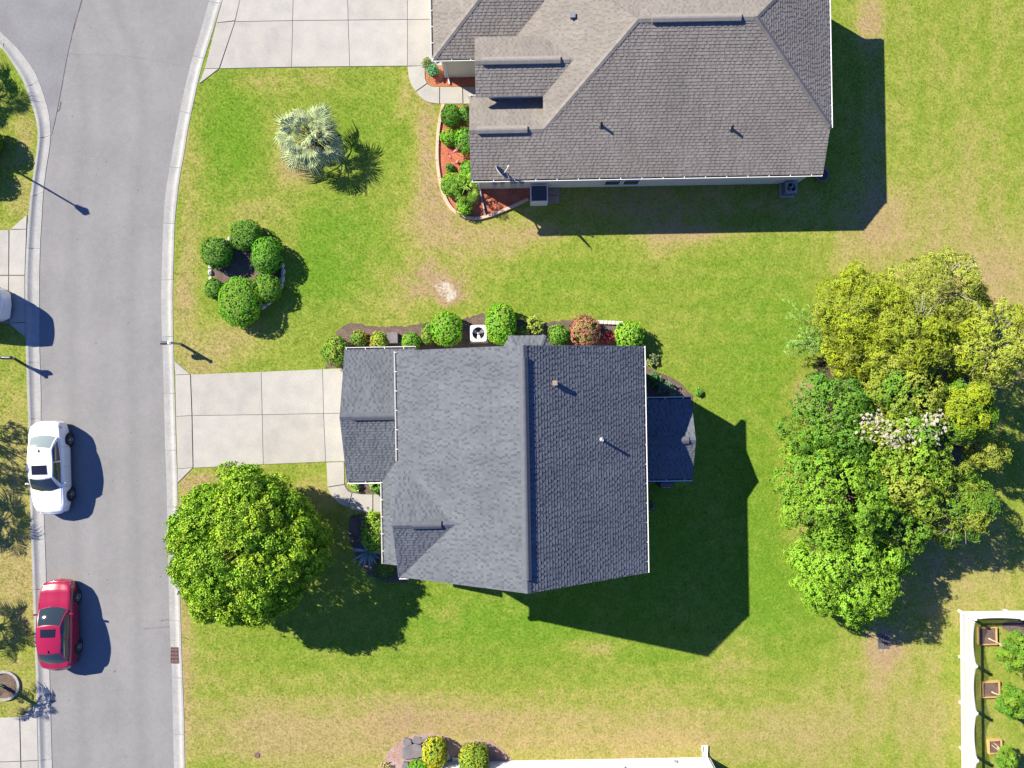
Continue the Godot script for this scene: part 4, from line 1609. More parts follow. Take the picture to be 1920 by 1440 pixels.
	slabs("path", "curved concrete path round the red mulch to the brown roofed house", [
		smooth_walk([764, 125, 767, 148, 773, 163, 780, 171], [797, 123, 797, 145, 799, 152, 801, 156]), smooth_walk([780.6, 172, 790, 184, 804, 192, 824, 195], [801.6, 157, 806, 161, 814, 163, 824, 163]),
		smooth_walk([825, 195, 868, 195], [825, 163, 867, 163]), smooth_walk([869, 195, 960, 195], [868, 163, 960, 163])],
		poly([766, 126, 795, 125, 797, 150, 806, 160, 820, 164, 955, 164, 955, 193, 822, 193, 795, 185, 778, 168, 768, 148]))
	slabs("driveway", "pale concrete driveway where the white van stands", [
		[18, 431, 50, 430, 47, 516, 17, 516], [17, 517, 47, 517, 47, 604, 16, 606], [20, 430, 51, 402, 50, 430], [16, 606, 47, 605, 47, 632],
		[-80, 433, 17, 431, 16.5, 516, -80, 517], [-80, 518, 16.5, 517, 15.5, 606, -80, 607], [-190, 433, -81, 433, -81, 517, -190, 518], [-190, 519, -81, 518, -81, 607, -190, 608]],
		poly([-188, 435, 20, 432, 49, 406, 46, 628, 14, 604, -188, 606]))
	slabs("driveway", "pale concrete driveway corner past the small palm", [
		[38, 1344, 70, 1340, 72, 1425, 40, 1427], [40, 1428, 72, 1426, 76, 1560, 44, 1560], [-60, 1347, 37, 1344, 39, 1427, -60, 1430], [-60, 1431, 39, 1428, 43, 1560, -60, 1560], [40, 1343, 70, 1318, 70, 1340]],
		poly([-58, 1349, 42, 1343, 69, 1322, 74, 1558, -58, 1558]))
	# planting beds
	structure("soil_bed", "round bed of dark soil inside the ring of white stones", slab_mesh(rough(ring_poly(463, 511, 62, 66), 0.03, 1), -0.05, 0.02), M.mulch)
	structure("mulch_bed", "dark mulch bed along the north wall of the dark roofed house", slab_mesh(rough(poly([612, 655, 634, 618, 660, 604, 700, 612, 760, 612, 800, 604, 860, 600, 905, 588, 965, 598, 1010, 606, 1060, 600, 1165, 604, 1205, 640, 1215, 690, 1270, 712, 1298, 742, 1300, 800, 1150, 800, 1150, 690, 612, 690]), 0.05, 2), -0.05, 0.016), M.mulch)
	structure("mulch_bed", "dark mulch beside the path and front porch", slab_mesh(rough(poly([648, 866, 648, 890, 654, 912, 668, 922, 700, 926, 760, 926, 760, 866]), 0.02, 3), -0.05, 0.014), M.mulch)
	structure("mulch_bed", "dark mulch bed round the blue agave", slab_mesh(rough(poly([688, 963, 762, 963, 762, 1092, 720, 1092, 690, 1078, 668, 1048, 652, 1000, 656, 966]), 0.04, 4), -0.05, 0.014), M.mulch)
	structure("red_mulch_bed", "curved bed of red mulch in front of the brown roofed house", slab_mesh(poly([827, 197, 821, 240, 820, 285, 823, 325, 833, 368, 851, 394, 878, 407, 908, 405, 950, 390, 994, 372, 994, 330, 920, 330, 920, 197]), -0.05, 0.018), M.red_mulch)
	structure("red_mulch_bed", "small bed of red mulch inside the curved path", slab_mesh(poly([798, 116, 798, 145, 801, 153, 808, 159, 818, 162, 930, 162, 930, 110, 798, 110]), -0.05, 0.014), M.red_mulch)
	structure("rock_bed", "bed of pinkish gravel and mulch at the corner of the white house", slab_mesh(rough(poly([700, 1480, 712, 1436, 726, 1412, 745, 1393, 775, 1378, 812, 1372, 838, 1380, 862, 1396, 890, 1386, 922, 1388, 940, 1404, 960, 1424, 960, 1480]), 0.04, 5), -0.05, 0.012), M.gravel if M.has("gravel") else M.red_mulch)
	structure("soil_bed", "bare brown garden soil inside the white picket fence", slab_mesh(rough(poly([1884, 1164, 1990, 1160, 1990, 1195, 1930, 1196, 1900, 1188, 1880, 1178]), 0.05, 6), -0.05, 0.012), M.mulch)
	structure("leaf_litter", "brown leaf litter under the tree group", slab_mesh(rough(poly([1530, 690, 1560, 640, 1640, 600, 1760, 610, 1830, 700, 1800, 860, 1790, 960, 1700, 1040, 1650, 1120, 1570, 1120, 1520, 1040, 1510, 900, 1545, 780]), 0.12, 7), -0.05, 0.01), M.soil)

# short grass blades over the part of the lawn in view, in the colours of the turf below
func grass() -> void:
	for e in [[700, 1480, 726, 1412, 775, 1378, 838, 1380, 890, 1386, 960, 1424, 960, 1480], [612, 690, 612, 655, 634, 618, 660, 604, 700, 612, 800, 604, 905, 588, 965, 598, 1060, 600, 1165, 604, 1205, 640, 1215, 690, 1298, 742, 1300, 800], [648, 866, 760, 866, 760, 1092, 690, 1078, 652, 1000, 656, 930], [827, 197, 817, 285, 830, 370, 849, 398, 880, 412, 994, 376, 994, 197], [798, 110, 798, 150, 818, 163, 930, 163, 930, 110], [1884, 1164, 1990, 1160, 1990, 1195, 1930, 1196, 1884, 1180], [640, 655, 1205, 650, 1212, 1075, 745, 1085, 640, 900], [880, -40, 1500, -40, 1500, 340, 880, 345], [1530, 690, 1640, 600, 1760, 610, 1830, 700, 1790, 960, 1650, 1120, 1570, 1120, 1520, 1040, 1545, 780], [1638, 1185, 1674, 1185, 1674, 1222, 1638, 1222]]:
		no_grass.append(poly(e))
	no_grass.append(ring_poly(463, 511, 64, 68))
	var w := 640
	var h := 480
	var bare := PackedByteArray()
	bare.resize(w * h)
	for p in no_grass:
		var lo := Vector2(1e9, 1e9)
		var hi := -lo
		for q in p:
			lo = lo.min(q)
			hi = hi.max(q)
		for j in range(maxi(0, int((lo.y + 24) * 10)), mini(h, int((hi.y + 24) * 10) + 1)):
			for i in range(maxi(0, int((lo.x + 32) * 10)), mini(w, int((hi.x + 32) * 10) + 1)):
				if bare[j * w + i] == 0 and Geometry2D.is_point_in_polygon(Vector2((i + 0.5) / 10.0 - 32, (j + 0.5) / 10.0 - 24), p):
					bare[j * w + i] = 1
	var q := RandomNumberGenerator.new()
	q.seed = 1234
	var mb := MB.new()
	for k in 7:
		var t := TAU * k / 7.0 + q.randf_range(-0.3, 0.3)
		var d := Vector3(cos(t), 0, sin(t))
		var side := Vector3(-d.z, 0, d.x) * 0.0065
		var root := d * q.randf_range(0.0, 0.02)
		var tip := d * q.randf_range(0.03, 0.055) + Vector3(0, q.randf_range(0.012, 0.027), 0)
		mb.col = Color.WHITE * q.randf_range(0.85, 1.15)
		mb.tri(root - side, root + side, tip)
	var m := mb.mesh()
	var buf := PackedFloat32Array()
	var tint := PackedColorArray()
	var num := 330000
	buf.resize(num * 16)
	var left := GRASS_LEFT
	var used_now := 0
	for k in num:
		var x := q.randf_range(-28.6, 28.6)
		var z := q.randf_range(-21.6, 21.6)
		var py := 720 + z * 35
		var px := 960 + x * 35
		if x < -14.5:
			# keep off the street between the two kerbs
			var lx: float = key(py, left)
			var rx: float = key(py, GRASS_RIGHT)
			if px > lx and px < rx:
				continue
		var ci := int((x + 32) * 10)
		var cj := int((z + 24) * 10)
		if bare[cj * w + ci]:
			continue
		var col := lawn_image.get_pixel(int((x + 32) * 32.0), int((z + 24) * 32.0)).srgb_to_linear()
		var f := q.randf_range(0.95, 1.4)
		var s := q.randf_range(0.8, 1.35)
		var t := q.randf() * TAU
		var o := used_now * 16
		buf[o] = cos(t) * s; buf[o + 2] = sin(t) * s; buf[o + 3] = x
		buf[o + 5] = s * q.randf_range(0.7, 1.2); buf[o + 7] = -0.002
		buf[o + 8] = -sin(t) * s; buf[o + 10] = cos(t) * s; buf[o + 11] = z
		buf[o + 12] = col.r * f; buf[o + 13] = col.g * f; buf[o + 14] = col.b * f; buf[o + 15] = 1.0
		used_now += 1
	buf.resize(used_now * 16)
	var mm := MultiMesh.new()
	mm.transform_format = MultiMesh.TRANSFORM_3D
	mm.use_colors = true
	mm.mesh = m
	mm.instance_count = used_now
	mm.buffer = buf
	var o := MultiMeshInstance3D.new()
	o.name = "grass"
	o.multimesh = mm
	o.material_override = M.blade
	add_child(o)
	tag(o, "short green and straw coloured grass blades of the lawns", "grass", "", "stuff")

const GRASS_LEFT := [[-200, -400], [30, -80], [88, 0], [150, 42], [222, 67], [256, 71], [345, 60], [420, 52], [640, 48], [790, 53], [1060, 60], [1260, 67], [1440, 72], [1600, 77]]
const GRASS_RIGHT := [[-90, 452], [0, 419], [113, 384], [207, 362], [290, 347], [367, 335], [480, 328], [563, 326], [673, 328], [823, 332], [1007, 336], [1200, 342], [1440, 349], [1600, 353]]

func ring_poly(px: float, py: float, rx: float, ry: float) -> PackedVector2Array:
	var p := PackedVector2Array()
	for k in 28:
		p.append(g2(px + cos(TAU * k / 28) * rx, py + sin(TAU * k / 28) * ry))
	return p

func smooth_walk(a: Array, b: Array) -> PackedVector2Array:
	var p := smooth_line(pairs(a), 4)
	var q := smooth_line(pairs(b), 4)
	q.reverse()
	p.append_array(q)
	return p

# ---------------------------------------------------------------- the dark roofed house in the middle

func blue_house() -> void:
	var o := thing("house", "house with dark blue-grey shingle roof in the middle", "house", Vector3.ZERO, TURN)
	var tones := [Color(0.108, 0.119, 0.134), Color(0.096, 0.106, 0.119), Color(0.075, 0.083, 0.094)]
	var V := func(x, y, z): return Vector3(x, y, z)
	var t: Material = M.white
	# main roof, ridge running down the picture
	slope(o, [V.call(-5.33, 4.92, 8.86), V.call(-5.33, 4.92, -1.63), V.call(0.5, 7.75, -1.63), V.call(0.5, 7.75, 8.86)], tones, 101, t)
	slope(o, [V.call(6.06, 5.05, -1.65), V.call(6.06, 5.05, 8.83), V.call(0.5, 7.75, 8.86), V.call(0.5, 7.75, -1.63)], tones, 102, t)
	# cross gable over the front door
	slope(o, [V.call(-5.43, 4.92, 8.86), V.call(-2.3, 4.92, 8.86), V.call(-2.3, 6.21, 6.2), V.call(-5.43, 6.21, 6.2)], tones, 103, t)
	slope(o, [V.call(-5.43, 4.92, 3.54), V.call(-2.3, 4.92, 3.54), V.call(-2.3, 6.21, 6.2), V.call(-5.43, 6.21, 6.2)], tones, 104, t)
	# garage
	slope(o, [V.call(-8.28, 2.7, -1.84), V.call(-4.8, 2.7, -1.84), V.call(-4.8, 3.9, 1.43), V.call(-8.28, 3.9, 1.43)], tones, 105, t)
	slope(o, [V.call(-8.28, 2.7, 4.69), V.call(-4.8, 2.7, 4.69), V.call(-4.8, 3.9, 1.43), V.call(-8.28, 3.9, 1.43)], tones, 106, t)
	# porch roof in front of the door
	slope(o, [V.call(-6.5, 2.7, 8.81), V.call(-6.5, 2.7, 4.4), V.call(-5.0, 3.42, 2.75), V.call(-5.0, 3.42, 8.81)], tones, 107, t)
	# back porch
	slope(o, [V.call(5.6, 2.6, 0.9), V.call(8.9, 2.6, 0.9), V.call(8.9, 3.35, 2.88), V.call(5.6, 3.35, 2.88)], tones, 108, t)
	slope(o, [V.call(5.6, 2.6, 4.86), V.call(8.9, 2.6, 4.86), V.call(8.9, 3.35, 2.88), V.call(5.6, 3.35, 2.88)], tones, 109, t)
	# bay
	slope(o, [V.call(-0.06, 2.8, -2.38), V.call(1.64, 2.8, -2.38), V.call(1.2, 3.32, -1.28), V.call(0.36, 3.32, -1.28)], tones, 110, t)
	slope(o, [V.call(-0.75, 2.8, -1.28), V.call(-0.06, 2.8, -2.38), V.call(0.36, 3.32, -1.28)], tones, 111, t)
	slope(o, [V.call(1.64, 2.8, -2.38), V.call(2.33, 2.8, -1.28), V.call(1.2, 3.32, -1.28)], tones, 112, t)
	var cap := Color(0.098, 0.108, 0.126)
	ridge_caps(o, V.call(0.5, 7.75, -1.63), V.call(0.5, 7.75, 8.86), 0.16, 0.076, cap, 1)
	ridge_vent(o, V.call(0.5, 7.78, -1.1), V.call(0.5, 7.78, 8.3), 0.19, 0.09, M.blue_vent)
	ridge_caps(o, V.call(-5.43, 6.21, 6.2), V.call(-2.6, 6.21, 6.2), 0.15, 0.072, cap, 2)
	ridge_vent(o, V.call(-4.55, 6.24, 6.2), V.call(-3.25, 6.24, 6.2), 0.17, 0.08, M.blue_vent)
	ridge_caps(o, V.call(-8.28, 3.9, 1.43), V.call(-5.2, 3.9, 1.43), 0.15, 0.056, cap, 3)
	ridge_vent(o, V.call(-7.65, 3.93, 1.43), V.call(-5.42, 3.93, 1.43), 0.18, 0.066, M.blue_vent)
	ridge_caps(o, V.call(5.9, 3.35, 2.88), V.call(8.9, 3.35, 2.88), 0.15, 0.057, cap, 4)
	ridge_vent(o, V.call(5.9, 3.38, 2.88), V.call(8.55, 3.38, 2.88), 0.17, 0.065, M.blue_vent)
	ridge_caps(o, V.call(-0.06, 2.8, -2.38), V.call(0.36, 3.32, -1.28), 0.12, 0.03, cap, 5)
	ridge_caps(o, V.call(1.64, 2.8, -2.38), V.call(1.2, 3.32, -1.28), 0.12, 0.03, cap, 6)
	# gutters
	gutter(o, V.call(6.06, 5.05, -1.65), V.call(6.06, 5.05, 8.83), Vector3(1, 0, 0), t, 0.9, 0.10)
	gutter(o, V.call(-5.33, 4.92, -1.63), V.call(-5.33, 4.92, 3.5), Vector3(-1, 0, 0), t, 0.9, 0.10)
	gutter(o, V.call(-8.26, 2.7, -1.84), V.call(-4.75, 2.7, -1.84), Vector3(0, 0, -1), t, 0.95, 0.10)
	gutter(o, V.call(-8.26, 2.7, 4.69), V.call(-6.62, 2.7, 4.69), Vector3(0, 0, 1), t, 0.85, 0.10)
	gutter(o, V.call(-6.5, 2.7, 4.72), V.call(-6.5, 2.7, 8.81), Vector3(-1, 0, 0), t, 0.85, 0.10)
	gutter(o, V.call(5.75, 2.6, 0.9), V.call(8.9, 2.6, 0.9), Vector3(0, 0, -1), t, 0.9, 0.10)
	gutter(o, V.call(5.75, 2.6, 4.86), V.call(8.9, 2.6, 4.86), Vector3(0, 0, 1), t, 0.9, 0.10)
	gutter(o, V.call(-5.4, 4.92, 8.88), V.call(-4.95, 4.92, 8.88), Vector3(0, 0, 1), t, 0.3, 0.06)
	# walls
	var w: Material = M.grey_wall
	walls(o, -5.0, 5.75, -1.3, 8.5, 4.8, w)
	walls(o, -7.95, -5.05, -1.5, 4.35, 2.6, w, "e")
	gable(o, [V.call(-5.0, 4.8, -1.3), V.call(5.75, 4.8, -1.3), V.call(5.75, 5.03, -1.3), V.call(0.5, 7.58, -1.3), V.call(-5.0, 4.92, -1.3)], Vector3(0, 0, -1), w)
	gable(o, [V.call(-5.0, 4.8, 8.5), V.call(5.75, 4.8, 8.5), V.call(5.75, 5.03, 8.5), V.call(0.5, 7.58, 8.5), V.call(-5.0, 4.92, 8.5)], Vector3(0, 0, 1), w)
	gable(o, [V.call(-7.95, 2.6, -1.5), V.call(-7.95, 2.6, 4.35), V.call(-7.95, 3.74, 1.43)], Vector3(-1, 0, 0), w)
	gable(o, [V.call(-5.02, 4.8, 3.9), V.call(-5.02, 4.8, 8.5), V.call(-5.02, 6.05, 6.2)], Vector3(-1, 0, 0), w)
	door(o, V.call(-7.97, 0.03, 1.43), Vector3(0, 0, -1), Vector3(-1, 0, 0), 4.8, 2.15, 4, M.white, "garage_door")
	door(o, V.call(-5.03, 0.1, 6.0), Vector3(0, 0, -1), Vector3(-1, 0, 0), 0.95, 2.1, 3, M.navy, "front_door")
	window(o, V.call(-5.02, 1.5, 7.5), Vector3(0, 0, -1), Vector3(-1, 0, 0), 1.2, 1.2)
	for z in [0.6, 4.0, 7.2]:
		window(o, V.call(5.77, 3.9, z), Vector3(0, 0, 1), Vector3(1, 0, 0), 0.9, 1.2)
	for x in [-3.2, 3.6]:
		window(o, V.call(x, 1.5, 8.52), Vector3(-1, 0, 0), Vector3(0, 0, 1), 1.1, 1.4)
		window(o, V.call(x, 3.9, -1.32), Vector3(1, 0, 0), Vector3(0, 0, -1), 1.0, 1.2)
	# bay walls
	siding(o, V.call(0.0, 0, -2.12), V.call(1.58, 0, -2.12), 0.0, 2.75, Vector3(0, 0, -1), w)
	siding(o, V.call(-0.5, 0, -1.3), V.call(0.0, 0, -2.12), 0.0, 2.75, Vector3(-0.85, 0, -0.52), w)
	siding(o, V.call(1.58, 0, -2.12), V.call(2.08, 0, -1.3), 0.0, 2.75, Vector3(0.85, 0, -0.52), w)
	window(o, V.call(0.79, 1.6, -2.15), Vector3(1, 0, 0), Vector3(0, 0, -1), 1.2, 1.3)
	# back porch: knee wall, posts and screens
	for e in [[5.75, 8.6, 1.2, "n"], [5.75, 8.6, 4.55, "s"]]:
		siding(o, V.call(e[0], 0, e[2]), V.call(e[1], 0, e[2]), 0.0, 0.8, Vector3(0, 0, -1 if e[3] == "n" else 1), w)
	siding(o, V.call(8.6, 0, 1.2), V.call(8.6, 0, 4.55), 0.0, 0.8, Vector3(1, 0, 0), w)
	gable(o, [V.call(8.62, 2.5, 1.2), V.call(8.62, 2.5, 4.55), V.call(8.62, 3.2, 2.88)], Vector3(1, 0, 0), w)
	for e in [[8.55, 1.25], [8.55, 2.9], [8.55, 4.5], [7.1, 1.25], [7.1, 4.5]]:
		var mb := MB.new()
		mb.box(V.call(e[0], 1.65, e[1]), Vector3(0.1, 1.75, 0.1))
		put("post", mb.mesh(), t, o)
	for e in [[7.15, 1.22, 2.8, 0.012], [7.15, 4.53, 2.8, 0.012]]:
		var mb := MB.new()
		mb.box(V.call(e[0], 1.65, e[1]), Vector3(e[2], 1.7, e[3]))
		put("screen", mb.mesh(), M.glass, o)
	var sc := MB.new()
	sc.box(V.call(8.57, 1.65, 2.88), Vector3(0.012, 1.7, 3.2))
	put("screen", sc.mesh(), M.glass, o)
	# porch posts at the front
	for z in [4.9, 8.5]:
		var mb := MB.new()
		mb.box(V.call(-6.3, 1.3, z), Vector3(0.14, 2.5, 0.14))
		put("post", mb.mesh(), t, o)
	# roof vents
	var at := g(1040, 718, 7.1).rotated(Vector3.UP, -TURN)
	var bx := MB.new()
	bx.box(Vector3(0, 0.08, 0), Vector3(0.17, 0.26, 0.17))
	bx.box(Vector3(0, 0.225, 0), Vector3(0.21, 0.03, 0.21))
	put("vent_box", bx.mesh(), M.paver, o, at)
	at = g(1127, 824, 6.08).rotated(Vector3.UP, -TURN)
	pipe_vent(o, at, 0.06, 0.42, M.white, M.grey_paint)

# ---------------------------------------------------------------- the brown roofed house at the top

func tan_house() -> void:
	var o := thing("house", "cream house with large brown-grey hipped shingle roof and driveway", "house", Vector3.ZERO, TURN)
	var tones := [Color(0.188, 0.173, 0.153), Color(0.178, 0.160, 0.140), Color(0.157, 0.142, 0.125)]
	var wt := [0.5, 0.8, 1.0]
	var t: Material = M.white
	var V := func(x, y, z): return Vector3(x, y, z)
	slope(o, [V.call(-1.85, 2.8, -10.15), V.call(15.57, 2.8, -10.15), V.call(15.57, 3.65, -12.13), V.call(11.4, 5.53, -16.5), V.call(6.04, 5.53, -16.5), V.call(1.74, 3.69, -12.25), V.call(-1.85, 3.69, -12.25)], tones, 201, t, wt)
	slope(o, [V.call(15.57, 3.65, -12.13), V.call(15.57, 3.65, -20.87), V.call(11.4, 5.53, -16.5)], tones, 202, t, wt)
	slope(o, [V.call(15.57, 3.65, -20.87), V.call(1.74, 3.65, -20.87), V.call(6.04, 5.53, -16.5), V.call(11.4, 5.53, -16.5)], tones, 203, t, wt)
	slope(o, [V.call(1.74, 3.69, -20.8), V.call(1.74, 3.69, -12.25), V.call(6.04, 5.53, -16.5)], tones, 204, t, wt)
	slope(o, [V.call(-0.5, 2.73, -20.8), V.call(-0.5, 2.73, -15.6), V.call(1.75, 3.69, -15.6), V.call(1.75, 3.69, -20.8)], tones, 205, t, wt)
	slope(o, [V.call(-1.85, 2.85, -14.2), V.call(1.9, 2.85, -14.2), V.call(1.9, 3.69, -12.25), V.call(-1.85, 3.69, -12.25)], tones, 206, t, wt)
	slope(o, [V.call(-1.5, 3.71, -13.87), V.call(3.25, 3.71, -13.87), V.call(3.25, 4.31, -15.28), V.call(-1.5, 4.31, -15.28)], tones, 207, t, wt)
	slope(o, [V.call(-1.5, 3.71, -16.72), V.call(3.25, 3.71, -16.72), V.call(3.25, 4.31, -15.28), V.call(-1.5, 4.31, -15.28)], tones, 208, t, wt)
	slope(o, [V.call(-3.6, 2.8, -16.17), V.call(3.0, 2.8, -16.17), V.call(3.0, 4.19, -19.4), V.call(-0.37, 4.19, -19.4)], tones, 209, t, wt)
	slope(o, [V.call(-3.6, 2.8, -22.63), V.call(-3.6, 2.8, -16.17), V.call(-0.37, 4.19, -19.4)], tones, 210, t, wt)
	slope(o, [V.call(-3.6, 2.8, -22.63), V.call(3.0, 2.8, -22.63), V.call(3.0, 4.19, -19.4), V.call(-0.37, 4.19, -19.4)], tones, 211, t, wt)
	var cap := Color(0.185, 0.172, 0.155)
	ridge_caps(o, V.call(11.4, 5.53, -16.5), V.call(15.57, 3.65, -12.13), 0.13, 0.05, cap, 11)
	ridge_caps(o, V.call(11.4, 5.53, -16.5), V.call(15.57, 3.65, -20.87), 0.13, 0.05, cap, 12)
	ridge_caps(o, V.call(6.04, 5.53, -16.5), V.call(1.74, 3.69, -12.25), 0.13, 0.05, cap, 13)
	ridge_caps(o, V.call(6.04, 5.53, -16.5), V.call(11.4, 5.53, -16.5), 0.15, 0.065, cap, 14)
	ridge_caps(o, V.call(-1.85, 3.69, -12.25), V.call(1.74, 3.69, -12.25), 0.15, 0.065, cap, 15)
	ridge_caps(o, V.call(-1.5, 4.31, -15.28), V.call(3.0, 4.31, -15.28), 0.15, 0.063, cap, 16)
	ridge_caps(o, V.call(-0.37, 4.19, -19.4), V.call(-3.6, 2.8, -16.17), 0.13, 0.05, cap, 17)
	ridge_vent(o, V.call(6.65, 5.56, -16.5), V.call(10.7, 5.56, -16.5), 0.18, 0.077, M.tan_vent, 0.10, cap)
	ridge_vent(o, V.call(-1.15, 4.34, -15.28), V.call(2.55, 4.34, -15.28), 0.18, 0.075, M.tan_vent, 0.10, cap)
	ridge_vent(o, V.call(-1.45, 3.72, -12.25), V.call(0.95, 3.72, -12.25), 0.18, 0.077, M.tan_vent, 0.10, cap)
	# gutters
	gutter(o, V.call(-1.85, 2.8, -10.15), V.call(15.55, 2.8, -10.15), Vector3(0, 0, 1), t, 1.05, 0.10)
	gutter(o, V.call(15.57, 3.65, -12.1), V.call(15.57, 3.65, -20.87), Vector3(1, 0, 0), t, 1.0, 0.10)
	gutter(o, V.call(-3.6, 2.8, -16.1), V.call(-3.6, 2.8, -22.63), Vector3(-1, 0, 0), t, 0.8, 0.10)
	gutter(o, V.call(-3.72, 2.8, -16.17), V.call(-1.5, 2.8, -16.17), Vector3(0, 0, 1), t, 0.95, 0.10)
	gutter(o, V.call(-1.9, 2.85, -14.2), V.call(1.7, 2.85, -14.2), Vector3(0, 0, -1), t, 0.4, 0.10)
	# walls
	var w: Material = M.cream
	walls(o, -1.6, 15.35, -13.95, -10.5, 2.72, w, "n")
	gable(o, [V.call(-1.6, 2.7, -10.5), V.call(-1.6, 2.7, -13.95), V.call(-1.6, 3.52, -12.25)], Vector3(-1, 0, 0), w)
	gable(o, [V.call(15.35, 2.7, -10.5), V.call(15.35, 2.7, -13.95), V.call(15.35, 3.5, -13.95), V.call(15.35, 3.5, -12.2), V.call(15.35, 2.8, -10.5)], Vector3(1, 0, 0), w)
	walls(o, 2.1, 15.3, -20.55, -13.9, 3.5, w)
	walls(o, -0.9, 2.2, -16.45, -14.1, 3.62, w, "w")
	gable(o, [V.call(-1.2, 3.56, -14.1), V.call(-1.2, 3.56, -16.45), V.call(-1.2, 4.14, -15.28)], Vector3(-1, 0, 0), w)
	walls(o, -3.25, 2.0, -22.3, -16.5, 2.66, w)
	door(o, V.call(-3.28, 0.03, -19.4), Vector3(0, 0, -1), Vector3(-1, 0, 0), 4.8, 2.15, 4, M.white, "garage_door")
	for px in [1148, 1183]:
		window(o, g(px, 340, 0.8).rotated(Vector3.UP, -TURN) * Vector3(1, 0, 0) + Vector3(0, 1.2, -10.48), Vector3(1, 0, 0), Vector3(0, 0, 1), 0.78, 1.5)
	# downspout at the garage corner
	downspout(o, V.call(-3.45, 2.72, -16.02), V.call(-3.12, 0, -16.42), Vector3(0.2, 0, 0.9), t)
	downspout(o, V.call(-1.6, 2.72, -10.05), V.call(-1.52, 0, -10.42), Vector3(0.2, 0, 1), t)
	# corner boards
	for e in [[-1.6, -10.5], [15.35, -10.5], [-3.25, -16.5]]:
		var mb := MB.new()
		mb.box(V.call(e[0], 1.35, e[1] + 0.01), Vector3(0.12, 2.7, 0.08))
		put("corner_board", mb.mesh(), t, o)
	# meters and boxes on the south wall
	var k := 0
	for e in [[928, 0.95, 0.22, 0.34], [942, 1.0, 0.2, 0.36], [963, 0.95, 0.34, 0.55], [978, 0.95, 0.22, 0.45]]:
		var mb := MB.new()
		var p := g(e[0], 345, 0.8).rotated(Vector3.UP, -TURN)
		mb.box(V.call(p.x, e[1], -10.42), Vector3(e[2], e[3], 0.14))
		mb.box(V.call(p.x, e[1] * 0.5 - 0.05, -10.44), Vector3(0.035, e[1] - 0.2, 0.035))
		put("utility_box", mb.mesh(), M.grey_paint, o)
		k += 1
	# roof vents
	for e in [[1127, 235, 3.76], [1371, 241, 3.66]]:
		pipe_vent(o, g(e[0], e[1], e[2]).rotated(Vector3.UP, -TURN), 0.06, 0.30, M.tyre, M.black_paint)
	var bx := MB.new()
	bx.box(Vector3(0, 0.06, 0), Vector3(0.2, 0.2, 0.2))
	bx.box(Vector3(0, 0.17, 0), Vector3(0.26, 0.03, 0.26))
	put("vent_box", bx.mesh(), M.metal, o, g(1073, 31, 4.3).rotated(Vector3.UP, -TURN))

# ---------------------------------------------------------------- the white house at the bottom edge

func white_house() -> void:
	var o := thing("house", "white sided house at the bottom edge with splash block", "house", Vector3.ZERO, TURN)
	var V := func(x, y, z): return Vector3(x, y, z)
	walls(o, -4.4, 10.15, 20.2, 29.5, 2.7, M.white_wall)
	var tones := [Color(0.2, 0.19, 0.18), Color(0.17, 0.16, 0.15), Color(0.14, 0.13, 0.12)]
	slope(o, [V.call(-4.8, 2.75, 20.0), V.call(10.5, 2.75, 20.0), V.call(10.5, 4.9, 24.85), V.call(-4.8, 4.9, 24.85)], tones, 301, M.white)
	slope(o, [V.call(-4.8, 2.75, 29.7), V.call(10.5, 2.75, 29.7), V.call(10.5, 4.9, 24.85), V.call(-4.8, 4.9, 24.85)], tones, 302, M.white)
	gable(o, [V.call(10.15, 2.7, 20.2), V.call(10.15, 2.7, 29.5), V.call(10.15, 4.75, 24.85)], Vector3(1, 0, 0), M.white_wall)
	gable(o, [V.call(-4.4, 2.7, 20.2), V.call(-4.4, 2.7, 29.5), V.call(-4.4, 4.75, 24.85)], Vector3(-1, 0, 0), M.white_wall)
	window(o, V.call(4.9, 1.55, 20.18), Vector3(-1, 0, 0), Vector3(0, 0, -1), 1.1, 1.3)
	window(o, V.call(-1.0, 1.55, 20.18), Vector3(-1, 0, 0), Vector3(0, 0, -1), 1.1, 1.3)
	downspout(o, V.call(10.1, 2.68, 19.95), V.call(10.08, 0, 20.12), Vector3(0, 0, -1), M.white)
	var mb := MB.new()
	mb.box(V.call(10.16, 1.35, 20.19), Vector3(0.12, 2.7, 0.1))
	put("corner_board", mb.mesh(), M.white, o)
	mb = MB.new()
	mb.box(V.call(8.3, 0.42, 20.16), Vector3(0.16, 0.2, 0.08))
	put("hose_tap_box", mb.mesh(), M.grey_paint, o)
	gutter(o, V.call(-4.8, 2.75, 20.0), V.call(10.5, 2.75, 20.0), Vector3(0, 0, -1), M.white, 1.0, 0.10)
	splash("white tapered splash block on the lawn at the white house corner", g(1321.5, 1419), TURN, 0.24, 0.33, 0.62)
	splash("pale splash block tilted between the two yellow-green bushes", g(841, 1424), 0.4, 0.22, 0.3, 0.5)
	splash("pale splash block beside the square topped bush", g(866, 1424), PI / 2, 0.22, 0.28, 0.5)

# a shallow open chute, wider at its far end
func splash(label: String, at: Vector3, turn: float, w0: float, w1: float, l: float) -> void:
	var o := thing("splash_block", label, "splash block", at, turn, "splash blocks")
	var mb := MB.new()
	mb.slab(PackedVector2Array([Vector2(-w0 / 2, 0), Vector2(w0 / 2, 0), Vector2(w1 / 2, -l), Vector2(-w1 / 2, -l)]), 0.0, 0.04)
	put("tray", mb.mesh(), M.white, o)
	for sd in [-1.0, 1.0]:
		mb = MB.new()
		mb.slab(PackedVector2Array([Vector2(sd * w0 / 2, 0), Vector2(sd * (w0 / 2 - 0.04), 0), Vector2(sd * (w1 / 2 - 0.04), -l), Vector2(sd * w1 / 2, -l)]), 0.038, 0.10)
		put("rim", mb.mesh(), M.white, o)

# ---------------------------------------------------------------- fence and garden

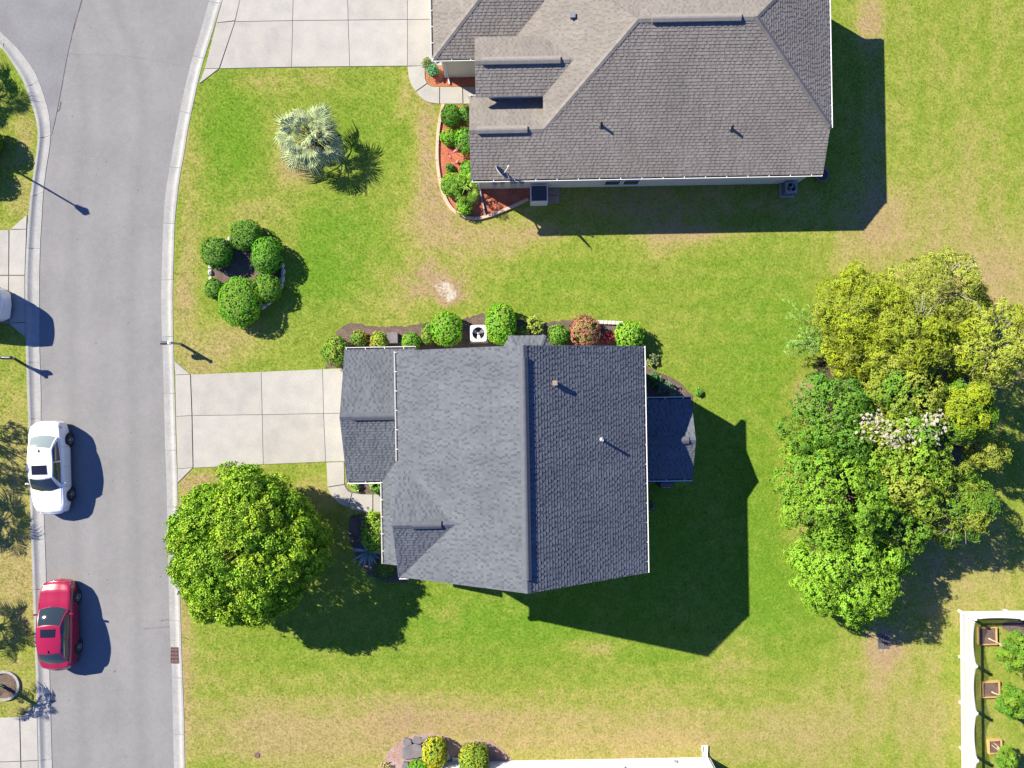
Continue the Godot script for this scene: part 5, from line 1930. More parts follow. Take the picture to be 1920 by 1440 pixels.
func fence() -> void:
	var base := g(1798, 1145)
	var o := thing("picket_fence", "white vinyl picket fence with scalloped tops round the garden", "fence", base, TURN * 0.6)
	var pk := MB.new()
	pk.slab(PackedVector2Array([Vector2(-0.023, -0.01), Vector2(0.023, -0.01), Vector2(0.023, 0.01), Vector2(-0.023, 0.01)]), 0.04, 1.0, 0.006)
	var pm := pk.mesh()
	var post := MB.new()
	post.box(Vector3(0, 0.66, 0), Vector3(0.12, 1.32, 0.12))
	var postm := post.mesh()
	var cap := MB.new()
	cap.box(Vector3(0, 1.335, 0), Vector3(0.16, 0.03, 0.16))
	cap.lathe([Vector2(0.11, 1.35), Vector2(0.06, 1.38), Vector2(0.001, 1.41)], 4, Vector3.ZERO, Basis(Vector3.UP, PI / 4))
	var capm := cap.mesh()
	for run in 2:
		var d := Vector3(0, 0, 1) if run == 0 else Vector3(1, 0, 0)
		var turn := Basis(Vector3.UP, PI / 2) if run == 0 else Basis.IDENTITY
		for s in (5 if run == 0 else 3):
			var p0 := s * 2.44
			if run == 0 or s > 0:
				var q := put("post", postm, M.white, o, d * p0)
				put("post_cap", capm, M.white, q)
			for y in [0.22, 0.62, 0.98]:
				var rail := MB.new()
				rail.box(d * (p0 + 1.22) + Vector3(0, y, 0), Vector3(2.44 if run else 0.045, 0.09, 0.045 if run else 2.44))
				put("rail", rail.mesh(), M.white, o)
			for k in 23:
				var f := (k + 0.5) / 23.0
				var h := 1.08 + 0.20 * pow(absf(f * 2 - 1), 2.0)
				put("picket", pm, M.white, o, d * (p0 + 0.06 + f * 2.32) + Vector3(0.034 if run == 0 else 0.0, 0, 0.034 if run else 0.0), turn * Basis.from_scale(Vector3(1, h, 1)))
	# timber frames round the young trees
	var beds := [[1849, 1191, 34, 33, "square timber frame of dark soil nearest the fence corner"], [1855, 1291, 33, 30, "timber soil frame with the second young tree"], [1863, 1398, 25, 26, "small timber soil frame with a staked sapling"]]
	var k := 0
	for e in beds:
		var b := thing("raised_planter", e[4], "planter", g(e[0], e[1]), TURN * (1 + k), "timber frames in the garden")
		var w: float = e[2] / 35.0
		var l: float = e[3] / 35.0
		for sd in [-1.0, 1.0]:
			var mb := MB.new()
			mb.box(Vector3(sd * (w / 2 - 0.025), 0.09, 0), Vector3(0.05, 0.18, l))
			put("board", mb.mesh(), M.wood, b)
			mb = MB.new()
			mb.box(Vector3(0, 0.09, sd * (l / 2 - 0.025)), Vector3(w - 0.1, 0.176, 0.05))
			put("board", mb.mesh(), M.wood, b)
		var mb := MB.new()
		mb.box(Vector3(0, 0.06, 0), Vector3(w - 0.1, 0.1, l - 0.1))
		put("soil", mb.mesh(), M.mulch, b)
		k += 1
	var small := sprig("medium", 11, 0.12, 0.12, 0.062, 8)
	var young := [[1852, 1196, 1899, 1220, 1.55, 27, 0.8, 480, "young fruit tree leaning from the frame nearest the fence corner"], [1858, 1296, 1897, 1315, 1.35, 26, 0.75, 420, "young fruit tree in the second timber frame"], [1868, 1400, 1885, 1424, 0.9, 17, 0.55, 150, "thin sapling in the smallest timber frame"]]
	k = 0
	for e in young:
		var b := g(e[0], e[1])
		var mid := g(e[2], e[3], e[4])
		var t := thing("young_tree", e[8], "tree", b + Vector3(0, 0.1, 0), 0, "young trees in timber frames")
		var r: float = e[5] / 37.0
		var spots := crown(t, mid - t.position, Vector3(r, e[6] * 0.75, r), 14, r * 0.42, e[7], small, M.leaf, Color(0.085, 0.21, 0.014), Color(0.16, 0.27, 0.02), 400 + k)
		trunk(t, 0.035, mid - t.position, spots, 8, M.edging, 410 + k)
		k += 1
	for e in [[1857, 1395, 1866, 1408], [1862, 1392, 1877, 1408]]:
		var st := MB.new()
		var p := g(e[0], e[1])
		st.tube([p, p + Vector3(0.1, 1.0, 0.1)], [0.018, 0.016], 6)
		var so := put("garden_stake", st.mesh(), M.edging, self)
		tag(so, "thin pale garden stake at the sapling, " + ("closer to the fence" if e[0] == 1857 else "farther from the fence"), "stake", "stakes at the sapling")

# ---------------------------------------------------------------- vehicles

func cars() -> void:
	var p := (g(128, 825, 0.33) + g(131, 930, 0.33)) * 0.5
	car("sedan", "white sedan with open-looking dark sunroof parked at the kerb", Vector3(-24.38, -0.072, 4.42), -0.030 + 0.06, {
		"length": 4.88, "width": 1.84, "roof": 1.45, "wheels": [-1.42, 1.46, 0.335],
		"deck": [[-1.0, 0.82], [-0.93, 0.99], [-0.72, 1.06], [-0.3, 1.02], [0.3, 0.98], [0.48, 0.95], [0.8, 0.84], [0.94, 0.74], [1.0, 0.62]],
		"cabin": [-1.78, -1.08, 0.48, 1.20], "sunroof": [-0.22, 0.26], "handles": [-0.55, 0.45], "narrow": 0.70, "antenna": true, "rear_glass": M.pale_glass}, M.car_white)
	car("sedan", "dark red sedan with black sunroof parked at the kerb", Vector3(-23.96, -0.072, 12.72), PI - 0.035 + 0.06, {
		"length": 4.62, "width": 1.80, "roof": 1.43, "wheels": [-1.28, 1.36, 0.33],
		"deck": [[-1.0, 0.80], [-0.93, 0.97], [-0.78, 1.02], [-0.3, 1.0], [0.3, 0.96], [0.46, 0.94], [0.8, 0.83], [0.93, 0.72], [1.0, 0.60]],
		"cabin": [-1.92, -1.22, 0.22, 1.10], "sunroof": [-0.36, 0.06], "handles": [-0.6, 0.35], "narrow": 0.69, "antenna": true}, M.car_red)
	car("van", "tall white van backed onto the driveway at the left edge", Vector3(-29.15, 0.03, -4.22), -PI / 2 - 0.02, {
		"length": 5.0, "width": 1.98, "roof": 1.85, "wheels": [-1.5, 1.45, 0.36], "mirror_y": 1.2,
		"deck": [[-1.0, 0.95], [-0.94, 1.08], [-0.5, 1.12], [0.3, 1.12], [0.55, 1.08], [0.85, 0.95], [1.0, 0.7]],
		"cabin": [-2.38, -2.12, 0.5, 1.35], "handles": [-0.6, 0.5], "narrow": 0.80, "bow": 0.1}, M.car_white)

# ---------------------------------------------------------------- street and yard

func street_things() -> void:
	mailbox("black mailbox on grey post at the kerb by the driveway", g(339, 645), -1.0)
	mailbox("mailbox on grey post at the left edge across the street", g(26, 672), 1.0)
	# the lamp itself stands just left of the picture; its shadow falls on the street
	var o := thing("street_lamp", "street lamp beyond the left edge whose shadow crosses the street", "lamp post", g(-4, 301))
	var mb := MB.new()
	mb.tube([Vector3(0, -0.05, 0), Vector3(0, 0.3, 0), Vector3(0, 0.32, 0), Vector3(0, 3.2, 0)], [0.09, 0.08, 0.055, 0.045], 10)
	put("post", mb.mesh(), M.black_paint, o)
	mb = MB.new()
	mb.lathe([Vector2(0.06, 3.15), Vector2(0.12, 3.22), Vector2(0.2, 3.55), Vector2(0.22, 3.57), Vector2(0.1, 3.68), Vector2(0.03, 3.72), Vector2(0.001, 3.8)], 8)
	put("lantern", mb.mesh(), M.black_paint, o)
	grate("kerb_drain", "rusty reddish storm drain grate set in the kerb", g(330, 1229) + Vector3(0, -0.028, 0), -0.02, 0.52, 0.78, 4, M.rust, 6)
	mb = MB.new()
	grate("yard_drain", "grey square drain grate in the lawn below the trees", g(1656, 1203) + Vector3(0, 0.02, 0), 0.0, 0.5, 0.66, 10, M.iron, 1)

func yard_things() -> void:
	ac_unit("white air conditioner with round fan by the north wall", g(897, 625, 0.7) * Vector3(1, 0, 1) + Vector3(0, 0.016, 0), 0.82, 0.78, TURN, M.white)
	ac_unit("grey air conditioner in the shade behind the brown roofed house", g(1483, 352, 0.6) * Vector3(1, 0, 1), 0.58, 0.66, TURN, M.metal, false)
	# utility pedestal
	var o := thing("utility_box", "grey square utility box between clipped bushes", "utility box", g(737, 634, 0.3) * Vector3(1, 0, 1) + Vector3(0, 0.016, 0), TURN)
	var mb := MB.new()
	mb.slab(PackedVector2Array([Vector2(-0.26, -0.26), Vector2(0.26, -0.26), Vector2(0.26, 0.26), Vector2(-0.26, 0.26)]), 0.0, 0.42)
	put("cabinet", mb.mesh(), M.slate, o)
	mb = MB.new()
	mb.slab(PackedVector2Array([Vector2(-0.29, -0.29), Vector2(0.29, -0.29), Vector2(0.29, 0.29), Vector2(-0.29, 0.29)]), 0.422, 0.5, 0.02)
	put("lid", mb.mesh(), M.slate, o)
	# storage box with dark lid and two pavers
	o = thing("storage_box", "white plastic storage box with dark lid against the cream wall", "storage box", g(1009, 374) + Vector3(0.02, 0.018, -0.1), TURN)
	mb = MB.new()
	for e in [[0, -0.42, 0.9, 0.05], [0, 0.42, 0.9, 0.05], [-0.43, 0, 0.05, 0.8], [0.43, 0, 0.05, 0.8]]:
		mb.box(Vector3(e[0], 0.42, e[1]), Vector3(e[2], 0.84, e[3]))
	put("wall", mb.mesh(), M.white, o)
	mb = MB.new()
	mb.slab(PackedVector2Array([Vector2(-0.40, -0.39), Vector2(0.46, -0.39), Vector2(0.46, 0.39), Vector2(-0.40, 0.39)]), 0.78, 0.83, 0.02)
	put("lid", mb.mesh(), M.navy, o)
	for k in 2:
		mb = MB.new()
		mb.slab(PackedVector2Array([Vector2(-0.34, -0.2), Vector2(0.34, -0.2), Vector2(0.34, 0.2), Vector2(-0.34, 0.2)]), 0.0, 0.05, 0.008)
		var q := put("paver", mb.mesh(), M.paver, self, g(1037, 359.5 + k * 15), Basis(Vector3.UP, TURN))
		tag(q, ["brown paver beside the storage box, next to the wall", "brown paver beside the storage box, next to the lawn"][k], "paver", "pavers by the storage box")
	# satellite dish near the eave
	o = thing("satellite_dish", "grey satellite dish with white feed arm on the roof edge", "satellite dish", g(943, 329, 2.95))
	mb = MB.new()
	mb.tube([Vector3(0, -0.12, 0), Vector3(0, 0.25, 0), Vector3(-0.03, 0.36, 0.02)], [0.03, 0.03, 0.03], 8)
	put("mast", mb.mesh(), M.metal, o)
	var face := Vector3(0.62, 0.42, -0.55).normalized()
	var sx := face.cross(Vector3.UP).normalized()
	var b := Basis(sx, face, sx.cross(face))
	mb = MB.new()
	mb.lathe([Vector2(0.40, 0.075), Vector2(0.43, 0.085), Vector2(0.44, 0.07), Vector2(0.3, 0.0), Vector2(0.001, -0.04)], 28, Vector3(-0.06, 0.42, 0.03), b)
	var dish := put("dish", mb.mesh(), M.white, o)
	mb = MB.new()
	mb.lathe([Vector2(0.001, 0.0), Vector2(0.2, 0.012), Vector2(0.40, 0.076)], 28, Vector3(-0.06, 0.42, 0.03), b)
	put("reflector", mb.mesh(), M.slate, dish)
	mb = MB.new()
	var tip := Vector3(-0.06, 0.42, 0.03) + face * 0.55 + Vector3(0, -0.06, 0)
	mb.tube([Vector3(-0.03, 0.30, 0.02), Vector3(0.1, 0.24, -0.1), tip], [0.018, 0.018, 0.018], 6)
	mb.tube([tip, tip - face * 0.1 + Vector3(0, 0.03, 0)], [0.035, 0.045], 8)
	put("feed_arm", mb.mesh(), M.white, o)
	# pinkish poured edging round the red bed
	var outer := smooth_line(pairs([828, 196, 820, 240, 817, 285, 820, 326, 830, 370, 849, 398, 878, 411.5, 909, 410, 952, 394.5, 992, 376]), 5)
	var inner := smooth_line(pairs([834, 196, 826, 240, 823, 285, 826, 325, 836, 367, 853, 393, 879, 406, 908, 404.5, 950, 389, 990, 371]), 5)
	o = thing("garden_edging", "pinkish poured concrete edging curving round the red mulch", "edging", Vector3.ZERO)
	var seg := 0
	var n := outer.size()
	while seg < n - 1:
		var e := mini(seg + 4, n - 1)
		var p := PackedVector2Array()
		for k in range(seg, e + 1):
			p.append(outer[k])
		for k in range(e, seg - 1, -1):
			p.append(inner[k])
		put("edging_piece", slab_mesh(shrunk(p, 0.004), -0.05, 0.11, 0.015), M.edging, o)
		seg = e
	# grey border board lying across the mulch
	mb = MB.new()
	var a0 := g(900, 358)
	var a1 := g(910, 404)
	var bd := (a1 - a0)
	mb.box((a0 + a1) * 0.5 + Vector3(0, 0.08, 0), Vector3(0.05, 0.14, bd.length()), Basis(Vector3.UP, atan2(bd.x, bd.z)))
	tag(put("border_board", mb.mesh(), M.grey_paint, self), "thin grey board set on edge across the red mulch", "board")
	# garden ornaments
	var spots := [[854, 281, 0.62, "largest pink garden flamingo on the red mulch"], [844, 292, 0.5, "pink garden flamingo standing closest to the curved edging"], [857, 302, 0.55, "pink garden flamingo nearest the small round plant"]]
	var kk := 0
	for e in spots:
		flamingo(e[3], g(e[0], e[1], e[2]) * Vector3(1, 0, 1), e[2], 0.6 + kk * 1.7)
		kk += 1
	# stones round the ring bed
	var rg := RandomNumberGenerator.new()
	rg.seed = 77
	for k in 34:
		var t := TAU * k / 34.0
		var sp := g(463 + cos(t) * 68, 511 + sin(t) * 71)
		stone("edging_stone", "pale rounded stone in the ring round the clipped bushes", sp + Vector3(0, 0.03, 0), Vector3(rg.randf_range(0.10, 0.15), rg.randf_range(0.09, 0.13), rg.randf_range(0.16, 0.21)), -t + rg.randf_range(-0.2, 0.2), 500 + k, M.stone, "stones round the ring bed")
	for k in 7:
		mb = MB.new()
		mb.slab(PackedVector2Array([Vector2(-0.098, -0.1), Vector2(0.098, -0.1), Vector2(0.098, 0.1), Vector2(-0.098, 0.1)]), -0.02, 0.12 + rg.randf_range(-0.015, 0.015), 0.015)
		tag(put("edging_block", mb.mesh(), M.stone, self, g(1121 + k * 7.3, 604 + k * 0.35), Basis(Vector3.UP, rg.randf_range(-0.08, 0.08) + TURN)), "pale block in the short row behind the bronze shrub", "block", "edging blocks by the bronze shrub")
	mb = MB.new()
	mb.lathe([Vector2(0.15, 0.0), Vector2(0.15, 0.022), Vector2(0.14, 0.03), Vector2(0.11, 0.03), Vector2(0.105, 0.022), Vector2(0.001, 0.022)], 16)
	tag(put("valve_cover", mb.mesh(), M.rust, self, g(482, 1416)), "small round brown valve cover in the dry lawn", "valve cover")
	# slabs of rock by the white house
	var rocks := [[774, 1407, 0.62, 0.42, 0.14, "big flat grey rock slab beside the yellow bush"], [764, 1390, 0.26, 0.2, 0.14, "small pointed grey rock above the flat slab"], [783, 1387, 0.3, 0.18, 0.12, "narrow grey rock touching the yellow bush"], [798, 1386, 0.2, 0.14, 0.12, "smallest grey rock at the top of the gravel bed"], [761, 1434, 0.24, 0.22, 0.2, "rounded grey rock left of the low green bush"]]
	kk = 0
	for e in rocks:
		var mb2 := MB.new()
		var pp := PackedVector2Array()
		var m := 9
		for k in m:
			var t := TAU * k / m
			var sq := Vector2(signf(cos(t)) * pow(absf(cos(t)), 0.55), signf(sin(t)) * pow(absf(sin(t)), 0.55))
			pp.append(Vector2(sq.x * e[2], sq.y * e[3]) * rg.randf_range(0.88, 1.08))
		mb2.slab(pp, -0.03, e[4], 0.03)
		tag(put("rock", mb2.mesh(), M.slate, self, g(e[0], e[1]), Basis(Vector3.UP, rg.randf_range(-0.3, 0.3))), e[5], "rock", "rocks at the white house")
		kk += 1
	# planter pot at the back corner, grill under a cover by the back porch
	o = thing("planter_pot", "round grey pot in the shadow at the back house corner", "pot", g(1541, 327, 0.3) * Vector3(1, 0, 1))
	mb = MB.new()
	mb.lathe([Vector2(0.2, 0.0), Vector2(0.36, 0.32), Vector2(0.38, 0.36), Vector2(0.33, 0.36), Vector2(0.3, 0.26)], 18)
	put("bowl", mb.mesh(), M.slate, o)
	mb = MB.new()
	mb.lathe([Vector2(0.31, 0.27), Vector2(0.001, 0.3)], 18)
	put("soil", mb.mesh(), M.soil, o)
	o = thing("barbecue_grill", "dark covered barbecue grill beside the back porch", "grill", g(1250, 903, 0.9) * Vector3(1, 0, 1), TURN)
	mb = MB.new()
	mb.slab(PackedVector2Array([Vector2(-0.38, -0.25), Vector2(0.38, -0.25), Vector2(0.38, 0.25), Vector2(-0.38, 0.25)]), 0.05, 0.85)
	put("cabinet", mb.mesh(), M.navy, o)
	mb = MB.new()
	mb.lathe([Vector2(0.30, -0.36), Vector2(0.30, 0.36)], 16, Vector3(0, 0.8, 0), Basis(Vector3.BACK, PI / 2))
	put("hood", mb.mesh(), M.navy, o)
	mb = MB.new()
	mb.tube([Vector3(-0.25, 0.84, 0.32), Vector3(0.25, 0.84, 0.32)], [0.016, 0.016], 6)
	put("handle", mb.mesh(), M.alloy, o)
	# round edging of the small palm bed at the left
	o = thing("tree_ring", "round pale edging ring round the small palm at the left edge", "edging", g(10, 1285))
	for k in 14:
		var t0 := TAU * k / 14.0
		var pp := PackedVector2Array()
		for i in 4:
			var t := t0 + TAU / 14.0 * 0.97 * i / 3.0
			pp.append(Vector2(cos(t), sin(t)) * 0.80)
		for i in 4:
			var t := t0 + TAU / 14.0 * 0.97 * (3 - i) / 3.0
			pp.append(Vector2(cos(t), sin(t)) * 0.68)
		put("edging_piece", slab_mesh(pp, -0.03, 0.10, 0.012), M.kerb[0], o)
	mb = MB.new()
	mb.lathe([Vector2(0.68, 0.03), Vector2(0.001, 0.05)], 24)
	put("gravel", mb.mesh(), M.mulch, o)

func flamingo(label: String, at: Vector3, h: float, turn: float) -> void:
	var o := thing("garden_flamingo", label, "ornament", at + Vector3(0, 0.018, 0), turn, "flamingos on the red mulch")
	var mb := MB.new()
	mb.ball(Vector3(0, h * 0.7, 0), Vector3(h * 0.26, h * 0.15, h * 0.14), 12, 8)
	mb.tube([Vector3(h * 0.2, h * 0.74, 0), Vector3(h * 0.34, h * 0.86, 0), Vector3(h * 0.26, h * 1.02, 0), Vector3(h * 0.34, h * 1.1, 0), Vector3(h * 0.46, h * 1.0, 0)], [h * 0.07, h * 0.045, h * 0.04, h * 0.06, h * 0.02], 7)
	put("body", mb.mesh(), M.pink, o)
	for sd in [-1.0, 1.0]:
		mb = MB.new()
		mb.tube([Vector3(0, 0, sd * h * 0.06), Vector3(0, h * 0.62, sd * h * 0.06)], [0.007, 0.007], 5)
		put("leg", mb.mesh(), M.metal, o)

# ---------------------------------------------------------------- plants and trees

func plants() -> void:
	var dark := Color(0.081, 0.221, 0.021)
	var mid := Color(0.137, 0.345, 0.026)
	var bright := Color(0.182, 0.481, 0.021)
	var lime := Color(0.272, 0.474, 0.029)
	var gold := Color(0.474, 0.404, 0.053)
	var ring := "clipped bushes in the stone ring"
	bush("dark green round bush at the top left of the stone ring", 407, 474, 28, 27, 1.05, dark, mid, 1, 0.055, 1.0, 2.6, ring)
	bush("mid green round bush at the top of the stone ring", 461, 441, 29, 27, 1.0, mid, Color(0.166, 0.334, 0.025), 2, 0.055, 1.0, 2.5, ring)
	bush("egg shaped green bush on the right of the stone ring", 501, 479, 28, 34, 1.25, mid, bright, 3, 0.055, 1.0, 2.2, ring)
	bush("smaller lime green ball bush low right in the stone ring", 500, 540, 26, 27, 1.0, mid, lime, 4, 0.055, 1.0, 2.3, ring)
	bush("largest bright green bush at the bottom of the stone ring", 450, 566, 39, 45, 1.35, bright, lime, 5, 0.055, 1.0, 2.3, ring)
	bush("smallest dark bush at the left of the stone ring", 401, 541, 16, 18, 0.65, dark, mid, 6, 0.055, 1.0, 2.4, ring)
	var row := "bushes along the north wall"
	bush("yellow-green loose bush at the garage corner", 630, 658, 24, 26, 1.1, Color(0.351, 0.439, 0.044), mid, 11, 0.12, 1.3, 2.2, row)
	bush("small orange-tipped bush next to the garage corner bush", 673, 634, 15, 14, 0.7, gold, mid, 12, 0.10, 1.1, 2.2, row)
	bush("golden bush touching the grey utility box", 711, 640, 16, 18, 0.8, gold, lime, 13, 0.10, 1.1, 2.2, row)
	bush("small green bush right of the utility box", 771, 641, 17, 17, 0.8, mid, lime, 14, 0.10, 1.1, 2.3, row)
	bush("narrow yellow-green bush against the large round bush", 803, 626, 12, 19, 0.8, Color(0.334, 0.404, 0.053), mid, 15, 0.14, 1.2, 2.2, row)
	bush("large bright green bush left of the air conditioner", 838, 617, 29, 31, 1.25, bright, lime, 16, 0.05, 1.15, 2.4, row)
	bush("tall oval bright green bush right of the air conditioner", 939, 608, 28, 37, 1.35, bright, lime, 17, 0.05, 1.15, 2.4, row)
	shrublet("leafy_shrub", "thin yellowish shrub above the bay roof", "shrub", 1000, 611, 19, 0.7, Color(0.351, 0.421, 0.070), 18)
	shrublet("leafy_shrub", "thin dark stemmed shrub beside the tall oval bush", "shrub", 978, 622, 13, 0.5, Color(0.176, 0.264, 0.053), 19)
	bush("mid green loose bush right of the bay roof", 1048, 628, 20, 19, 0.95, mid, Color(0.176, 0.334, 0.035), 20, 0.12, 1.2, 2.2, row)
	bush("bronze red leaved shrub by the short row of blocks", 1097, 621, 27, 28, 1.15, Color(0.351, 0.150, 0.096), Color(0.474, 0.246, 0.131), 21, 0.14, 1.3, 2.2, row, "bronze_shrub")
	shrublet("red_shrub", "small dark crimson shrub beside the bronze one", "shrub", 1138, 634, 14, 0.6, Color(0.281, 0.053, 0.061), 22)
	bush("bright lime bush at the north-east roof corner", 1180, 629, 26, 25, 1.2, bright, lime, 23, 0.10, 1.4, 2.2, row)
	shrublet("leafy_shrub", "pale weedy shrub in the back corner bed", "shrub", 1222, 674, 12, 0.35, Color(0.281, 0.334, 0.124), 24)
	shrublet("leafy_shrub", "grey-green shrub in shadow beside the back porch", "shrub", 1246, 726, 20, 0.6, Color(0.157, 0.229, 0.140), 25)
	shrublet("leafy_shrub", "dark leafy plant in shadow against the back wall", "shrub", 1226, 712, 14, 0.6, Color(0.088, 0.194, 0.053), 26)
	shrublet("leafy_shrub", "little green plant at the tip of the back bed", "shrub", 1310, 736, 5, 0.22, Color(0.124, 0.264, 0.035), 27)
	shrublet("leafy_shrub", "pale leaved plant under the back roof edge", "shrub", 1218, 950, 9, 0.5, Color(0.157, 0.246, 0.105), 28)
	# front of the house
	shrublet("hosta", "pale lime hosta under the garage gutter", "plant", 667, 909, 11, 0.35, Color(0.351, 0.500, 0.105), 29)
	shrublet("hosta", "green leafy plant in the porch corner", "plant", 706, 912, 12, 0.45, Color(0.194, 0.351, 0.053), 30)
	bush("bright yellow-green bush under the front porch gutter", 702, 998, 23, 36, 1.1, lime, Color(0.316, 0.439, 0.035), 31, 0.14, 1.4, 2.2)
	bush("low dark grassy mound at the front house corner", 721, 1066, 20, 20, 0.6, Color(0.124, 0.211, 0.026), Color(0.211, 0.281, 0.035), 32, 0.1, 1.1, 2.0)
	rosette("agave", "blue-grey agave with long sword leaves in the mulch", 690, 1036, 30, 17, Color(0.229, 0.334, 0.334), 33)
	# red mulch bed
	var red := "bushes in the red mulch"
	bush("dark green clipped ball at the top of the red mulch", 846, 217, 19, 20, 0.95, mid, dark, 41, 0.02, 0.9, 2.1, red, "clipped_bush", 1.3)
	bush("loose pale green shrub beside the clipped ball", 871, 214, 13, 15, 0.8, Color(0.176, 0.334, 0.079), mid, 42, 0.2, 1.3, 2.1, red)
	bush("low light green bush between clipped ball and flamingos", 842, 257, 16, 15, 0.6, lime, bright, 43, 0.1, 1.1, 2.2, red)
	bush("taller green shrub against the roof edge above the flamingos", 873, 264, 19, 23, 0.85, Color(0.114, 0.290, 0.044), bright, 44, 0.15, 1.2, 2.2, red)
	shrublet("small_plant", "tiny green plant below the flamingos", "plant", 843, 315, 8, 0.3, Color(0.157, 0.299, 0.053), 45)
	bush("green shrub at the roof corner above the small palm", 876, 322, 14, 20, 0.85, mid, bright, 46, 0.16, 1.2, 2.2, red)
	bush("clipped ball in front of the small fan palm", 850, 347, 23, 22, 0.95, mid, lime, 47, 0.03, 0.9, 2.2, red, "clipped_bush", 1.2)
	fan_palm("fan_palm", "small green fan palm rising from the red mulch", g(874, 358), 0.95, 12, 0.52, Color(0.229, 0.386, 0.053), 48, "", 0)
	bush("leafy light green bush at the bottom of the red mulch", 871, 389, 14, 14, 0.65, bright, lime, 49, 0.16, 1.3, 2.2, red)
	shrublet("leafy_shrub", "blue-green leafy plant inside the curved path", "shrub", 812, 133, 13, 0.55, Color(0.140, 0.351, 0.157), 50)
	shrublet("leafy_shrub", "brownish green tuft at the driveway corner", "shrub", 801, 117, 9, 0.4, Color(0.246, 0.299, 0.105), 51)
	# white house corner
	bush("bright yellow clipped bush beside the flat rock", 815, 1411, 22, 27, 1.1, Color(0.500, 0.500, 0.021), Color(0.421, 0.439, 0.026), 61, 0.06, 1.2, 2.6, "bushes at the white house")
	bush("square topped yellow-green bush against the white wall", 889, 1427, 27, 30, 1.2, Color(0.194, 0.316, 0.021), Color(0.369, 0.412, 0.025), 62, 0.05, 1.15, 3.0, "bushes at the white house")
	bush("low dark green bush between the rocks at the bottom edge", 784, 1442, 20, 16, 0.7, bright, mid, 63, 0.08, 1.1, 2.2, "bushes at the white house")
	shrublet("dry_tuft", "straw coloured grass tuft at the bottom edge of the gravel", "plant", 722, 1438, 11, 0.4, Color(0.500, 0.456, 0.157), 64, "fine")
	# left edge
	bush("round bush just past the left edge, upper of two", -34, 262, 30, 30, 1.45, mid, bright, 71, 0.04, 1.1, 2.3, "bushes past the left edge")
	bush("round bush just past the left edge, lower of two", -52, 318, 30, 30, 1.3, mid, bright, 72, 0.04, 1.1, 2.3, "bushes past the left edge")
	fan_palm("fan_palm", "silvery fan palm on the front lawn with dead brown fronds", g(592, 270), 1.3, 31, 1.08, Color(0.32, 0.38, 0.19), 81, "", 9)
	fan_palm("fan_palm", "small palm in the round bed at the left edge", g(2, 1283), 1.6, 13, 0.58, Color(0.281, 0.386, 0.176), 82, "", 2)
	fan_palm("fan_palm", "palm past the left edge near the street corner", g(-140, 105), 3.1, 26, 0.95, Color(0.246, 0.351, 0.124), 83, "palms past the left edge", 2)
	fan_palm("fan_palm", "palm past the left edge below the white sedan", g(-128, 905), 3.0, 26, 0.95, Color(0.246, 0.351, 0.124), 84, "palms past the left edge", 2)
	fan_palm("fan_palm", "palm past the left edge across from the red sedan", g(-140, 1095), 3.2, 30, 1.05, Color(0.246, 0.351, 0.124), 85, "palms past the left edge", 2)

